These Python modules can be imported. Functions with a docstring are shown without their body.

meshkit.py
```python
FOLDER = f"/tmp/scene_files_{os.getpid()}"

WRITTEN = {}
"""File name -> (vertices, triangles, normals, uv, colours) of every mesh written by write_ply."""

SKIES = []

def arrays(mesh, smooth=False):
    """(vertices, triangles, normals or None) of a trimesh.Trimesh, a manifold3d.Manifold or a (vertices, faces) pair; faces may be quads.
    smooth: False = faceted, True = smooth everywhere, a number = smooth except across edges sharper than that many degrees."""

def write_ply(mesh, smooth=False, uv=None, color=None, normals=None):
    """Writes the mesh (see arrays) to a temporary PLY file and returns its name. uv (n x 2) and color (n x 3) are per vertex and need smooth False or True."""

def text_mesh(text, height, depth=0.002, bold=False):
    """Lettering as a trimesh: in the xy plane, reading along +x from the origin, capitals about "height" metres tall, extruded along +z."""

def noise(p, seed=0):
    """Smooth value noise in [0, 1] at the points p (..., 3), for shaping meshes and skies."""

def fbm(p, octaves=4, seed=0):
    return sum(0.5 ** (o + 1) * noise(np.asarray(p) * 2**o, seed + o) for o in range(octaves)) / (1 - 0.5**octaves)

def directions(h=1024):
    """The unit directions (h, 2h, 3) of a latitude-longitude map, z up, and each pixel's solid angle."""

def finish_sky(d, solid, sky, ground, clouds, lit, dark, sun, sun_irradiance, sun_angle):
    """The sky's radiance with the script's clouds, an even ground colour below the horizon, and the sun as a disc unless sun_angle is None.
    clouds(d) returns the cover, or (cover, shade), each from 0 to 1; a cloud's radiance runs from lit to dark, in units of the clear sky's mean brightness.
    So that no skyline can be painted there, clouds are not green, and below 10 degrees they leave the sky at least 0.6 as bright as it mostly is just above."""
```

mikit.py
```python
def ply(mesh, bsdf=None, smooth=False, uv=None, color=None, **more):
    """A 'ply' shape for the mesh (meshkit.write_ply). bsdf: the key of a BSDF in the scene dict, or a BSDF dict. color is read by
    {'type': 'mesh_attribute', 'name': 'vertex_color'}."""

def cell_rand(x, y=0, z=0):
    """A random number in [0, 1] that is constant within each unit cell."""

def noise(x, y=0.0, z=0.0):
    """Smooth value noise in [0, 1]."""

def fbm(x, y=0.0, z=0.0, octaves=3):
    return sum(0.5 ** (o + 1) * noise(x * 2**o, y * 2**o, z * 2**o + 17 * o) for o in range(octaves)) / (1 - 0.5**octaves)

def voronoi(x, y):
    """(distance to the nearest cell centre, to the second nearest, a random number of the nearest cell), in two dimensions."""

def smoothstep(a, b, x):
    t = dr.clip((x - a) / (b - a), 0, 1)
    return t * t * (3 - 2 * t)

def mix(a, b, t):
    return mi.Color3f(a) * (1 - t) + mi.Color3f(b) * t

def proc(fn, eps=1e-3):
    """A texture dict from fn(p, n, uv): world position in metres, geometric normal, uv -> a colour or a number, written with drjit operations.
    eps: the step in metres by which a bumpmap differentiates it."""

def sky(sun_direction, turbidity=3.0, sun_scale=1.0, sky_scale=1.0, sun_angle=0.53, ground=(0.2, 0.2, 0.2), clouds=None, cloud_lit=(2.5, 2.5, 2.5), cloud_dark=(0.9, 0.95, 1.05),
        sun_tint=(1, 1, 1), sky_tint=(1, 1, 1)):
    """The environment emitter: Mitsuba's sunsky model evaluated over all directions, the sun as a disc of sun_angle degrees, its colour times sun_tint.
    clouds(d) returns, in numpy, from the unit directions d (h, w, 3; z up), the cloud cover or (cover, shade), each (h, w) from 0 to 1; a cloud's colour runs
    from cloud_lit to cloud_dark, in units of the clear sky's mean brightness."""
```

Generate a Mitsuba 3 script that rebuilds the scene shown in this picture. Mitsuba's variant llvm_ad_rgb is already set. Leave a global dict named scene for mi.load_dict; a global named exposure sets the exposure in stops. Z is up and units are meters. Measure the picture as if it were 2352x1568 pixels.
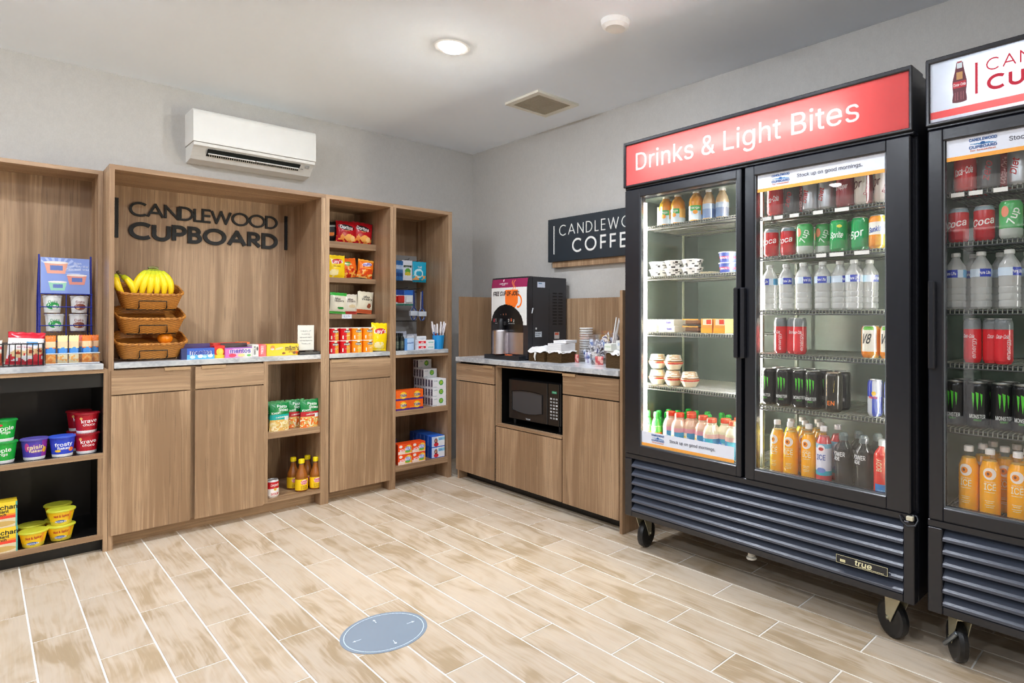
import math, random
import numpy as np, trimesh, shapely
import mitsuba as mi, drjit as dr
import mikit, meshkit
from shapely.geometry import LineString, Polygon, Point, box as sbox
from shapely.ops import unary_union

T = mi.ScalarTransform4f
scene, labels = {}, {}
rng = random.Random(7)
PI = math.pi

# ---------------------------------------------------------------- camera
CAM = [-2.80666, -4.34461, 1.14870]
YAW, PITCH, ROLL, FOC = 0.8173, 0.0055, 0.0013, 1393.26
_f = np.array([math.sin(YAW) * math.cos(PITCH), math.cos(YAW) * math.cos(PITCH), math.sin(PITCH)])
_r = np.array([math.cos(YAW), -math.sin(YAW), 0.0])
_u = np.cross(_r, _f)
_u = -_r * math.sin(ROLL) + _u * math.cos(ROLL)
scene['camera'] = {'type': 'perspective', 'fov': math.degrees(2 * math.atan(1176 / FOC)), 'near_clip': 0.05, 'far_clip': 100.0,
                   'principal_point_offset_x': -255.28 / 2352, 'principal_point_offset_y': 66.17 / 1568,
                   'to_world': T().look_at(origin=CAM, target=[float(a + b) for a, b in zip(CAM, _f)], up=[float(x) for x in _u])}
exposure = -0.26
HC = 2.483                                    # ceiling height
LAMPS = [(-1.20, -1.67, 1.15), (-2.85, -1.35, 1.35), (-4.3, -1.6, 1.1), (-1.15, -2.95, 1.1), (-2.85, -3.0, .9), (-2.2, -4.9, .85), (-4.3, -3.6, 1.4), (-4.3, -5.4, 1.2)]   # recessed ceiling lamps: x, y, strength
LAMP_RADIANCE = [440.0, 472.0, 520.0]
FRIDGE_LAMP = [210.0, 195.0, 155.0]
TUBE = [11.0, 10.6, 9.8]

# ---------------------------------------------------------------- materials
def lin(h):
    if not isinstance(h, str):
        return np.asarray(h, float)
    v = np.array([int(h[i:i + 2], 16) for i in (1, 3, 5)]) / 255.0
    return np.where(v <= 0.04045, v / 12.92, ((v + 0.055) / 1.055) ** 2.4)

def rgb(h):
    return {'type': 'rgb', 'value': [float(x) for x in lin(h)]}

def packed_fn(p, n, uv):
    """A printed or moulded colour, constant per face: uv = (256 R + G, B) in 8-bit sRGB."""
    a = dr.floor(uv.x + 0.5)
    r = dr.floor(a / 256.0)
    c = mi.Color3f(r, a - 256.0 * r, dr.floor(uv.y + 0.5)) / 255.0
    return dr.select(c <= 0.04045, c / 12.92, dr.power((c + 0.055) / 1.055, 2.4))
VC = mikit.proc(packed_fn)
PACKED = ('vc_matte', 'vc_gloss', 'vc_semi', 'vc_metal', 'vc_thin', 'sign_film')
def principled(color, rough=0.5, spec=0.5, two=True, **kw):
    b = {'type': 'principled', 'base_color': rgb(color) if isinstance(color, str) else color, 'roughness': rough, 'specular': spec, **kw}
    return {'type': 'twosided', 'bsdf': b} if two else b

wd1, wd2, wd3 = (lin(x) for x in ('#a88a6c', '#8b6e53', '#bb9d7e'))
def wood_fn(p, n, uv):
    u, v = uv.x, uv.y
    w = mikit.fbm(u * 5, v * 0.9, 3.0, octaves=3) - 0.5
    broad = mikit.noise(u * 17 + w * 5, v * 0.7)
    fine = mikit.fbm(u * 130 + w * 8, v * 3.0, 1.0, octaves=3)
    hair = mikit.noise(u * 420, v * 9.0, 5.0)
    c = mikit.mix(wd2.tolist(), wd1.tolist(), mikit.smoothstep(0.25, 0.75, broad * 0.5 + fine * 0.5))
    c = mikit.mix(c, wd3.tolist(), 0.55 * mikit.smoothstep(0.5, 0.85, fine * 0.6 + broad * 0.4))
    return c * (1 - 0.30 * mikit.smoothstep(0.55, 0.95, hair) * mikit.smoothstep(0.35, 0.6, fine))

tl1, tl2, tl3 = (lin(x) for x in ('#cbbba7', '#bca88e', '#a18a6a'))
def tile_fn(p, n, uv):
    u, v = uv.x, uv.y
    w = mikit.fbm(u * 9, v * 3, 2.0, octaves=3) - 0.5
    hair = mikit.fbm(u * 190 + w * 4, v * 7, 1.0, octaves=3)
    streak = mikit.fbm(u * 46 + w * 7, v * 5, 3.0, octaves=3)
    blot = mikit.fbm(u * 10 + w * 2, v * 5.5, 7.0, octaves=4)
    tone = mikit.cell_rand(dr.floor(v / 7.0), dr.floor(u / 7.0), 3)
    c = mikit.mix(tl1.tolist(), tl2.tolist(), mikit.smoothstep(0.36, 0.66, streak * 0.3 + blot * 0.4 + hair * 0.3))
    c = mikit.mix(c, tl3.tolist(), 0.55 * mikit.smoothstep(0.50, 0.70, blot) * mikit.smoothstep(0.34, 0.62, streak * 0.6 + hair * 0.4))
    return c * (0.94 + 0.10 * tone) * (0.94 + 0.12 * hair)

def counter_fn(p, n, uv):
    a = mikit.fbm(p.x * 14, p.y * 14, p.z * 14, octaves=4)
    b = mikit.fbm(p.x * 90, p.y * 90, p.z * 90, octaves=2)
    return mikit.mix(lin('#c3c5c6').tolist(), lin('#9fa3a8').tolist(), mikit.smoothstep(0.35, 0.7, a * 0.7 + b * 0.3))

def wall_fn(p, n, uv):
    q = p.x + p.y
    s = mikit.noise(q * 260, p.z * 160, 0.0) * 0.6 + mikit.noise(q * 70, p.z * 45, 4.0) * 0.4
    return mi.Color3f(lin('#bab7b2').tolist()) * (0.95 + 0.08 * s)

def wall_bump(p, n, uv):
    q = p.x + p.y
    return mikit.noise(q * 150, p.z * 150, 0.0)

def wicker_fn(p, n, uv):
    row = dr.floor(uv.y / 0.02)
    s = 0.5 + 0.5 * dr.sin(uv.x * (2 * PI / 0.08) + row * PI)
    k = mikit.noise(uv.x * 90, uv.y * 260)
    return mikit.mix(lin('#6e3d14').tolist(), lin('#cb8a3e').tolist(), 0.25 + 0.45 * s + 0.3 * k)

SHADE = {
    'vc_matte': principled(VC, 0.6, 0.4), 'vc_gloss': principled(VC, 0.22, 0.5), 'vc_semi': principled(VC, 0.38, 0.5),
    'vc_metal': principled(VC, 0.28, 0.5, metallic=0.85), 'vc_thin': {'type': 'principledthin', 'base_color': VC, 'roughness': 0.35, 'diff_trans': 0.7},
    'wood': principled(mikit.proc(wood_fn), 0.42, 0.35),
    'tile': principled(mikit.proc(tile_fn), 0.40, 0.45),
    'grout': principled('#f0ece4', 0.8, 0.2),
    'counter': principled(mikit.proc(counter_fn), 0.18, 0.5),
    'wall_paint': principled(mikit.proc(wall_fn), 0.75, 0.25),
    'ceiling_paint': principled('#e5ecf4', 0.85, 0.2),
    'white_plastic': principled('#dcdcd8', 0.35, 0.5),
    'black_metal': principled('#181a21', 0.26, 0.6), 'louver_metal': principled('#39404f', 0.34, 0.8),
    'black_matte': principled('#0c0b0b', 0.5, 0.3),
    'liner': principled('#3d4846', 0.35, 0.45),
    'black_plastic': principled('#1a1b1e', 0.3, 0.5),
    'steel': {'type': 'twosided', 'bsdf': {'type': 'roughconductor', 'material': 'Cr', 'alpha': 0.16}},
    'zinc': principled('#b9b49a', 0.38, 0.5, metallic=0.6),
    'pane': {'type': 'thindielectric', 'int_ior': 1.5},
    'clear': {'type': 'thindielectric', 'int_ior': 1.5},
    'water': {'type': 'blendbsdf', 'weight': 0.45, 'a': {'type': 'thindielectric', 'int_ior': 1.6}, 'b': principled('#eceeea', 0.10, 0.7)},
    'dark_liquid': {'type': 'blendbsdf', 'weight': 0.55, 'a': {'type': 'thindielectric', 'int_ior': 1.6}, 'b': principled('#2a3033', 0.1, 0.6)},
    'wicker': principled(mikit.proc(wicker_fn), 0.45, 0.4),
    'sign_film': {'type': 'principledthin', 'base_color': VC, 'roughness': 0.3, 'spec_trans': 0.0, 'diff_trans': 1.3},
    'lamp': principled('#ffffff', 0.6, 0.2),
}
for k, b in SHADE.items():
    scene['mat_' + k] = {**b}

# ---------------------------------------------------------------- mesh helpers
class MB:
    """Collects triangles with vertex colour and uv; split vertices give hard edges, shared ones are smooth."""
    def __init__(s):
        s.V, s.F, s.C, s.U, s.n, s.done = [], [], [], [], 0, {}
    def raw(s, v, f, c='#ffffff', uv=None):
        v = np.asarray(v, float).reshape(-1, 3)
        f = np.asarray(f, int)
        if f.shape[1] == 4:
            f = np.vstack([f[:, [0, 1, 2]], f[:, [0, 2, 3]]])
        c = lin(c)
        s.V.append(v); s.F.append(f + s.n); s.n += len(v)
        s.C.append(np.broadcast_to(c, (len(v), 3)))
        s.U.append(np.zeros((len(v), 2)) if uv is None else np.asarray(uv, float))
        return s
    def flat(s, mesh, c='#ffffff'):
        """A trimesh with hard edges."""
        return s.raw(mesh.vertices[mesh.faces].reshape(-1, 3), np.arange(len(mesh.faces) * 3).reshape(-1, 3), c)
    def box(s, x0, x1, y0, y1, z0, z1, c='#ffffff', grain=None):
        lo, hi = np.array([x0, y0, z0]), np.array([x1, y1, z1])
        off = np.array([rng.uniform(0, 60), rng.uniform(0, 60)])
        for ax in range(3):
            for sg in (0, 1):
                b, d = [i for i in range(3) if i != ax]
                q = np.zeros((4, 3))
                q[:, ax] = hi[ax] if sg else lo[ax]
                q[:, b] = [lo[b], hi[b], hi[b], lo[b]]
                q[:, d] = [lo[d], lo[d], hi[d], hi[d]]
                g = (2 if grain is None else 'xyz'.index(grain))
                al = g if g != ax else d
                ac = d if al == b else b
                uv = np.stack([q[:, ac], q[:, al]], 1) + off
                flip = (sg == 1) == (ax == 1)
                s.raw(q, [[0, 3, 2, 1]] if flip else [[0, 1, 2, 3]], c, uv)
        return s
    def cbox(s, x0, x1, y0, y1, z0, z1, r, c='#ffffff'):
        """A box with chamfered edges."""
        pts = []
        for sx in (0, 1):
            for sy in (0, 1):
                for sz in (0, 1):
                    p = np.array([(x0, x1)[sx], (y0, y1)[sy], (z0, z1)[sz]], float)
                    d = r * (1 - 2 * np.array([sx, sy, sz]))
                    for k in range(3):
                        pts.append(p + d * np.array([k != 0, k != 1, k != 2]))
        return s.flat(trimesh.convex.convex_hull(np.array(pts)), c)
    def lathe(s, prof, n=18, c='#ffffff', x=0, y=0, step=None, crease=32, squash=1.0):
        """prof: (r, z) from bottom to top; c a colour or fn(theta, z) -> linear rgb."""
        P = [np.array(p, float) for p in prof]
        if step:
            Q = [P[0]]
            for a, b in zip(P, P[1:]):
                k = max(1, int(np.ceil(abs(b[1] - a[1]) / step)))
                Q += [a + (b - a) * i / k for i in range(1, k + 1)]
            P = Q
        runs, cur = [], [P[0]]
        for i in range(1, len(P)):
            cur.append(P[i])
            if i + 1 < len(P):
                d1, d2 = P[i] - P[i - 1], P[i + 1] - P[i]
                ang = abs(math.degrees(math.atan2(d1[0] * d2[1] - d1[1] * d2[0], d1 @ d2)))
                if ang > crease:
                    runs.append(cur); cur = [P[i]]
        runs.append(cur)
        th = np.arange(n + 1) * 2 * PI / n
        for R in runs:
            R = np.array(R); m = len(R)
            v = np.stack([np.outer(R[:, 0], np.sin(th)), -np.outer(R[:, 0], np.cos(th)) * squash, np.repeat(R[:, 1:2], n + 1, 1)], -1).reshape(-1, 3) + [x, y, 0]
            i, j = np.meshgrid(np.arange(m - 1), np.arange(n), indexing='ij')
            a = (i * (n + 1) + j).ravel()
            f = np.stack([a, a + 1, a + n + 2, a + n + 1], 1)
            col = c(np.tile(np.where(th > PI, th - 2 * PI, th), m), np.repeat(R[:, 1], n + 1)) if callable(c) else c
            uv = np.stack([np.tile(th, m) * 0.1, np.repeat(R[:, 1], n + 1)], 1)
            s.raw(v, f, col, uv)
        return s
    def tube(s, path, r, n=6, c='#ffffff', closed=False):
        P = np.array(path, float); m = len(P)
        d = np.gradient(P, axis=0) if not closed else np.roll(P, -1, 0) - np.roll(P, 1, 0)
        d /= np.linalg.norm(d, axis=1, keepdims=True) + 1e-12
        up = np.array([0.0, 0, 1]) if abs(d[0][2]) < 0.9 else np.array([1.0, 0, 0])
        rr = np.broadcast_to(np.asarray(r, float), (m,))
        rings, nrm = [], None
        for i in range(m):
            a = np.cross(d[i], up if nrm is None else np.cross(nrm, d[i]))
            a = np.cross(d[i], up) if nrm is None else nrm - d[i] * (nrm @ d[i])
            a /= np.linalg.norm(a) + 1e-12
            nrm = a
            b = np.cross(d[i], a)
            t = np.arange(n) * 2 * PI / n
            rings.append(P[i] + rr[i] * (np.outer(np.cos(t), a) + np.outer(np.sin(t), b)))
        v = np.concatenate(rings)
        f = []
        for i in range(m if closed else m - 1):
            k = (i + 1) % m
            for j in range(n):
                f.append([i * n + j, i * n + (j + 1) % n, k * n + (j + 1) % n, k * n + j])
        if not closed:
            v = np.vstack([v, P[:1], P[-1:]])
            tri = [[m * n, (j + 1) % n, j] for j in range(n)] + [[m * n + 1, (m - 1) * n + j, (m - 1) * n + (j + 1) % n] for j in range(n)]
            f = np.vstack([np.array(f)[:, [0, 1, 2]], np.array(f)[:, [0, 2, 3]], tri])
            uv = np.concatenate([np.repeat(np.arange(m) * 0.02, n), [0, 0]])
        else:
            uv = np.repeat(np.arange(m) * 0.02, n)
        s.raw(v, f, c, np.stack([uv, uv * 0.3], 1))
        return s
    def sheet(s, fn, nu, nv, c='#ffffff', flip=False):
        """fn(u, v in 0..1 arrays) -> xyz; c a colour or fn(u, v)."""
        u, v = (a.ravel() for a in np.meshgrid(np.linspace(0, 1, nu + 1), np.linspace(0, 1, nv + 1), indexing='ij'))
        p = np.stack(fn(u, v), 1)
        i, j = (a.ravel() for a in np.meshgrid(np.arange(nu), np.arange(nv), indexing='ij'))
        a = i * (nv + 1) + j
        f = np.stack([a, a + nv + 1, a + nv + 2, a + 1], 1)
        s.raw(p, f[:, ::-1] if flip else f, c(u, v) if callable(c) else c, np.stack([u, v], 1))
        return s
    def prism(s, poly, y0, y1, c='#ffffff', plane='xz'):
        """A shapely polygon extruded along y (plane xz), x (plane yz) or z (plane xy)."""
        for g in getattr(poly, 'geoms', [poly]):
            if g.is_empty or g.area < 1e-10:
                continue
            m = trimesh.creation.extrude_polygon(g, y1 - y0, engine='earcut')
            v = m.vertices.copy()
            if plane == 'xz':
                m.vertices = np.stack([v[:, 0], y1 - v[:, 2], v[:, 1]], 1)
            elif plane == 'yz':
                m.vertices = np.stack([y0 + v[:, 2], v[:, 0], v[:, 1]], 1)
            else:
                m.vertices = v + [0, 0, y0]
            s.flat(m, c)
        return s
    def ply(s, mat):
        if mat not in s.done:
            V, F, U = np.concatenate(s.V), np.concatenate(s.F), np.concatenate(s.U)
            if mat not in PACKED:
                s.done[mat] = mikit.ply((V, F), 'mat_' + mat, smooth=True, uv=U)
            else:
                n = np.zeros_like(V)
                fn = np.cross(V[F[:, 1]] - V[F[:, 0]], V[F[:, 2]] - V[F[:, 0]])
                for k in range(3):
                    np.add.at(n, F[:, k], fn)
                ln = np.linalg.norm(n, axis=1, keepdims=True)
                n = np.where(ln > 0, n / np.maximum(ln, 1e-300), [0, 0, 1.0])
                C = np.concatenate(s.C)
                C = np.where(C <= 0.0031308, C * 12.92, 1.055 * np.maximum(C, 1e-9) ** (1 / 2.4) - 0.055)
                C = np.round(np.clip(C, 0, 1) * 255).astype(np.int64)
                code = (C[:, 0] * 256 + C[:, 1]) * 256 + C[:, 2]
                fc = code[F[:, 0]]
                keys, inv = np.unique(np.stack([F.ravel(), np.repeat(fc, 3)], 1), axis=0, return_inverse=True)
                idx, cc = keys[:, 0], keys[:, 1]
                path = meshkit.write_ply((V[idx], inv.reshape(-1, 3)), False, np.stack([cc // 256, cc % 256], 1).astype(float), None, normals=n[idx])
                s.done[mat] = {'type': 'ply', 'filename': path, 'face_normals': False, 'bsdf': {'type': 'ref', 'id': 'mat_' + mat}}
        return s.done[mat]

_texts = {}
def text2(text, h, bold=False):
    k = (text, bold)
    if k not in _texts:
        m = meshkit.text_mesh(text, 0.1, 0.01, bold)
        _texts[k] = m.vertices.copy(), m.faces.copy()
    v, f = _texts[k]
    return v * [h / 0.1, h / 0.1, 0.05], f      # depth 0.5 mm

def plane_map(y):
    return lambda x, z, d: np.stack([x, np.full_like(x, y) - d, z], 1)
def cyl_map(R, taper=None):
    def f(x, z, d):
        r = R if taper is None else taper(z)
        return np.stack([(r + d) * np.sin(x / R), -(r + d) * np.cos(x / R), z], 1)
    return f

def decal(mb, text, h, x, z, c, S, bold=False, rot=0, depth=0.0006, lift=0.0004, wide=None, slant=0.0):
    """Printed lettering lying on the surface S, centred at (x, z); wide fits it to that width."""
    v, f = text2(text, h, bold)
    v = v.copy()
    w = np.ptp(v[:, 0])
    if wide:
        v[:, 0] *= wide / w
    v[:, 0] += slant * v[:, 1]
    v[:, 0] -= (v[:, 0].max() + v[:, 0].min()) / 2
    v[:, 1] -= h / 2
    d = v[:, 2] / max(v[:, 2].max(), 1e-9) * depth + lift
    a = math.radians(rot)
    xx, zz = v[:, 0] * math.cos(a) - v[:, 1] * math.sin(a) + x, v[:, 0] * math.sin(a) + v[:, 1] * math.cos(a) + z
    p = S(xx, zz, d)
    mb.raw(p[f].reshape(-1, 3), np.arange(len(f) * 3).reshape(-1, 3), c)
    return mb

def blob(mb, x, z, rx, rz, c, S, n=16, rot=0, lift=0.0003, rings=2):
    a = np.arange(n) * 2 * PI / n
    xs, zs = [np.array([0.0])], [np.array([0.0])]
    for k in range(1, rings + 1):
        xs.append(np.cos(a) * rx * k / rings); zs.append(np.sin(a) * rz * k / rings)
    xs, zs = np.concatenate(xs), np.concatenate(zs)
    t = math.radians(rot)
    p = S(xs * math.cos(t) - zs * math.sin(t) + x, xs * math.sin(t) + zs * math.cos(t) + z, np.full(len(xs), lift))
    f = [[0, 1 + j, 1 + (j + 1) % n] for j in range(n)]
    for k in range(rings - 1):
        o, q = 1 + k * n, 1 + (k + 1) * n
        for j in range(n):
            f += [[o + j, q + j, q + (j + 1) % n], [o + j, q + (j + 1) % n, o + (j + 1) % n]]
    mb.raw(p, f, c)
    return mb

def patch(mb, x0, x1, z0, z1, c, S, nx=6, nz=1, lift=0.0002, shear=0.0):
    u, v = (a.ravel() for a in np.meshgrid(np.linspace(0, 1, nx + 1), np.linspace(0, 1, nz + 1), indexing='ij'))
    z = z0 + (z1 - z0) * v
    p = S(x0 + (x1 - x0) * u + shear * (z - z0), z, np.full(len(u), lift))
    i, j = (a.ravel() for a in np.meshgrid(np.arange(nx), np.arange(nz), indexing='ij'))
    a = i * (nz + 1) + j
    mb.raw(p, np.stack([a, a + nz + 1, a + nz + 2, a + 1], 1), c)
    return mb

# ---------------------------------------------------------------- scene tree helpers
_count = {}
def numbered(name):
    k = _count.get(name, 0)
    _count[name] = k + 1
    return name if k == 0 else f'{name}_{k:03d}'

def thing(name, label, cat, group=None):
    key = numbered(name)
    labels[key] = {'label': label, 'category': cat}
    if group:
        labels[key]['group'] = group
    return key

def part(parent, name, mb, mat=None, M=None, label=None, **more):
    key = numbered(parent + '__' + name)
    d = mb.ply(mat) if isinstance(mb, MB) else mb
    scene[key] = {**d, **more}
    if M is not None:
        scene[key]['to_world'] = M
    if label:
        labels[key] = {'label': label}
    return key

def struct(name, mb=None, mat=None):
    labels[name] = {'kind': 'structure'}
    if mb is not None:
        scene[name] = {**mb.ply(mat)}
    return name

def place(proto, name, label, cat, M, group=None):
    """proto: list of (part name, MB, material); one entry named '' is the thing itself."""
    key = thing(name, label, cat, group)
    for pn, mb, mat in proto:
        if pn == '':
            scene[key] = {**mb.ply(mat), 'to_world': M}
        else:
            part(key, pn, mb, mat, M)
    return key

def at(x, y, z, rz=0.0, s=1.0, tilt=0.0):
    m = T().translate([x, y, z]).rotate([0, 0, 1], rz)
    if tilt:
        m = m.rotate([0, 1, 0], tilt)
    return m.scale(s) if not isinstance(s, float) or s != 1.0 else m

FA = 0.0170
CO = T().rotate([0, 0, 1], -90.0)                                                    # the coffee side: local x = -y, local y = x
F1 = T().translate([-0.6156, -2.2973, 0]).rotate([0, 0, 1], -90.0 - math.degrees(FA))   # the coolers: local x along the front, local y inwards

# ================================================================ the room
XL, YF = -5.6, -6.8
struct('wall_back', MB().box(XL, 0.1, 0, 0.1, 0, HC), 'wall_paint')
struct('wall_right', MB().box(0, 0.1, YF, 0, 0, HC), 'wall_paint')
struct('wall_left', MB().box(XL - 0.1, XL, YF, 0.1, 0, HC), 'wall_paint')
struct('wall_front', MB().box(XL, 0.1, YF - 0.1, YF, 0, HC), 'wall_paint')
struct('ceiling', MB().box(XL - 0.1, 0.1, YF - 0.1, 0.1, HC, HC + 0.1), 'ceiling_paint')
struct('floor', MB().box(XL - 0.1, 0.1, YF - 0.1, 0.1, -0.12, -0.0016), 'grout')
# wood-look planks in running bond, long side along y
PW, PL, GAP = 0.1492, 0.61, 0.0052
rest = MB()
for i in range(-20, 19):
    x0 = -2.669 + PW * i
    if x0 > 0 or x0 + PW < XL:
        continue
    off = -0.765 if i % 2 == 0 else -1.072
    for k in range(-2, 11):
        y1 = off - PL * (k - 1); y0 = y1 - PL
        if y0 > 0 or y1 < YF:
            continue
        a, b, c, d = max(x0, XL), min(x0 + PW, 0), max(y0, YF), min(y1, 0)
        if b - a < 0.01 or d - c < 0.01:
            continue
        a, b, c, d = a + GAP / 2, b - GAP / 2, c + GAP / 2, d - GAP / 2
        near = a > -3.7 and c > -4.6
        mb = MB() if near else rest
        o = np.array([rng.randrange(200) * 7.0 + 1, rng.randrange(200) * 7.0 + 1])
        e = 0.0012
        top = np.array([[a + e, c + e, 0], [b - e, c + e, 0], [b - e, d - e, 0], [a + e, d - e, 0]])
        low = np.array([[a, c, -e], [b, c, -e], [b, d, -e], [a, d, -e]])
        v = np.vstack([top, low])
        uv = v[:, :2] - [a, c] + o
        mb.raw(top, [[0, 1, 2, 3]], uv=uv[:4])
        for j in range(4):
            q = [j, (j + 1) % 4, (j + 1) % 4 + 4, j + 4]
            mb.raw(v[q], [[0, 3, 2, 1]], uv=uv[q])
        if near:
            part('floor', 'tile', mb, 'tile')
labels[part('floor', 'tile_field', rest, 'tile')] = {'kind': 'stuff', 'label': 'wood-look floor tiles beyond the frame'}

# a wide glazed doorway in the left wall, seen only in the coolers' reflections
def frame_bars(mb, x0, x1, y0, y1, z0, z1, t):
    """A rectangular frame in the plane y, bars t wide."""
    mb.box(x0, x0 + t, y0, y1, z0, z1); mb.box(x1 - t, x1, y0, y1, z0, z1)
    mb.box(x0 + t, x1 - t, y0, y1, z1 - t, z1); mb.box(x0 + t, x1 - t, y0, y1, z0, z0 + t)
    return mb
struct('door_1')
DM = T().translate([XL, 0, 0]).rotate([0, 0, 1], 90.0)          # local x = y, local y = -x
part('door_1', 'frame', frame_bars(MB(), -3.3, -1.6, -0.06, 0.0, 0.0, 2.15, 0.09).box(-2.5, -2.41, -0.05, 0, 0.09, 2.06), 'vc_semi', DM)
part('door_1', 'panel', MB().box(-3.21, -1.69, -0.012, -0.002, 0.09, 2.06, '#101312'), 'vc_gloss', DM)

# ---------------------------------------------------------------- ceiling fittings
def downlight(x, y, lab, on=1.0):
    k = thing('ceiling_downlight', lab, 'ceiling light', 'recessed ceiling downlights')
    M = at(x, y, HC)
    part(k, 'trim', MB().lathe([(0.062, 0.001), (0.064, -0.006), (0.082, -0.007), (0.088, -0.001)], 28, '#e8e8e6'), 'vc_semi', M)
    if on > 0:
        disc = MB().lathe([(0.0, -0.030), (0.024, -0.0285), (0.044, -0.022), (0.056, -0.012), (0.0615, -0.002)], 28, '#ffffff')
        part(k, 'lamp', disc, 'lamp', M, emitter={'type': 'area', 'radiance': {'type': 'rgb', 'value': [q * on for q in LAMP_RADIANCE]}})
    return k
for i, (x, y, q) in enumerate(LAMPS):
    downlight(x, y, 'bright white round recessed downlight glowing in the ceiling' if i == 0 else 'round recessed downlight in the ceiling outside the photograph', q)
sd = thing('smoke_detector', 'small unlit round white disc on the ceiling at the top edge', 'smoke detector')
part(sd, 'housing', MB().lathe([(0.0, -0.035), (0.045, -0.034), (0.062, -0.022), (0.068, 0.0)], 28, '#dededc'), 'vc_semi', at(-0.83, -2.44, HC))
v = thing('ceiling_vent', 'square cream ceiling vent with a tan louvred grille', 'vent')
vx, vy, vs = -0.385, -1.372, 0.128
VM = at(vx, vy, HC)
part(v, 'frame', MB().prism(sbox(-vs - .035, -vs - .035, vs + .035, vs + .035).difference(sbox(-vs, -vs, vs, vs)), -0.014, -0.0002, '#d9d6c8', 'xy'), 'vc_semi', VM)
part(v, 'backing', MB().box(-vs, vs, -vs, vs, -0.002, -0.0004, '#6f675a'), 'vc_matte', VM)
for i in range(14):
    q = -vs + (i + 0.5) * 2 * vs / 14
    part(v, 'slat', MB().raw([[-vs, q - .007, -.003], [vs, q - .007, -.003], [vs, q + .006, -.012], [-vs, q + .006, -.012]], [[0, 1, 2, 3], [3, 2, 1, 0]], '#a89f8c'), 'vc_matte', VM)

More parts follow.
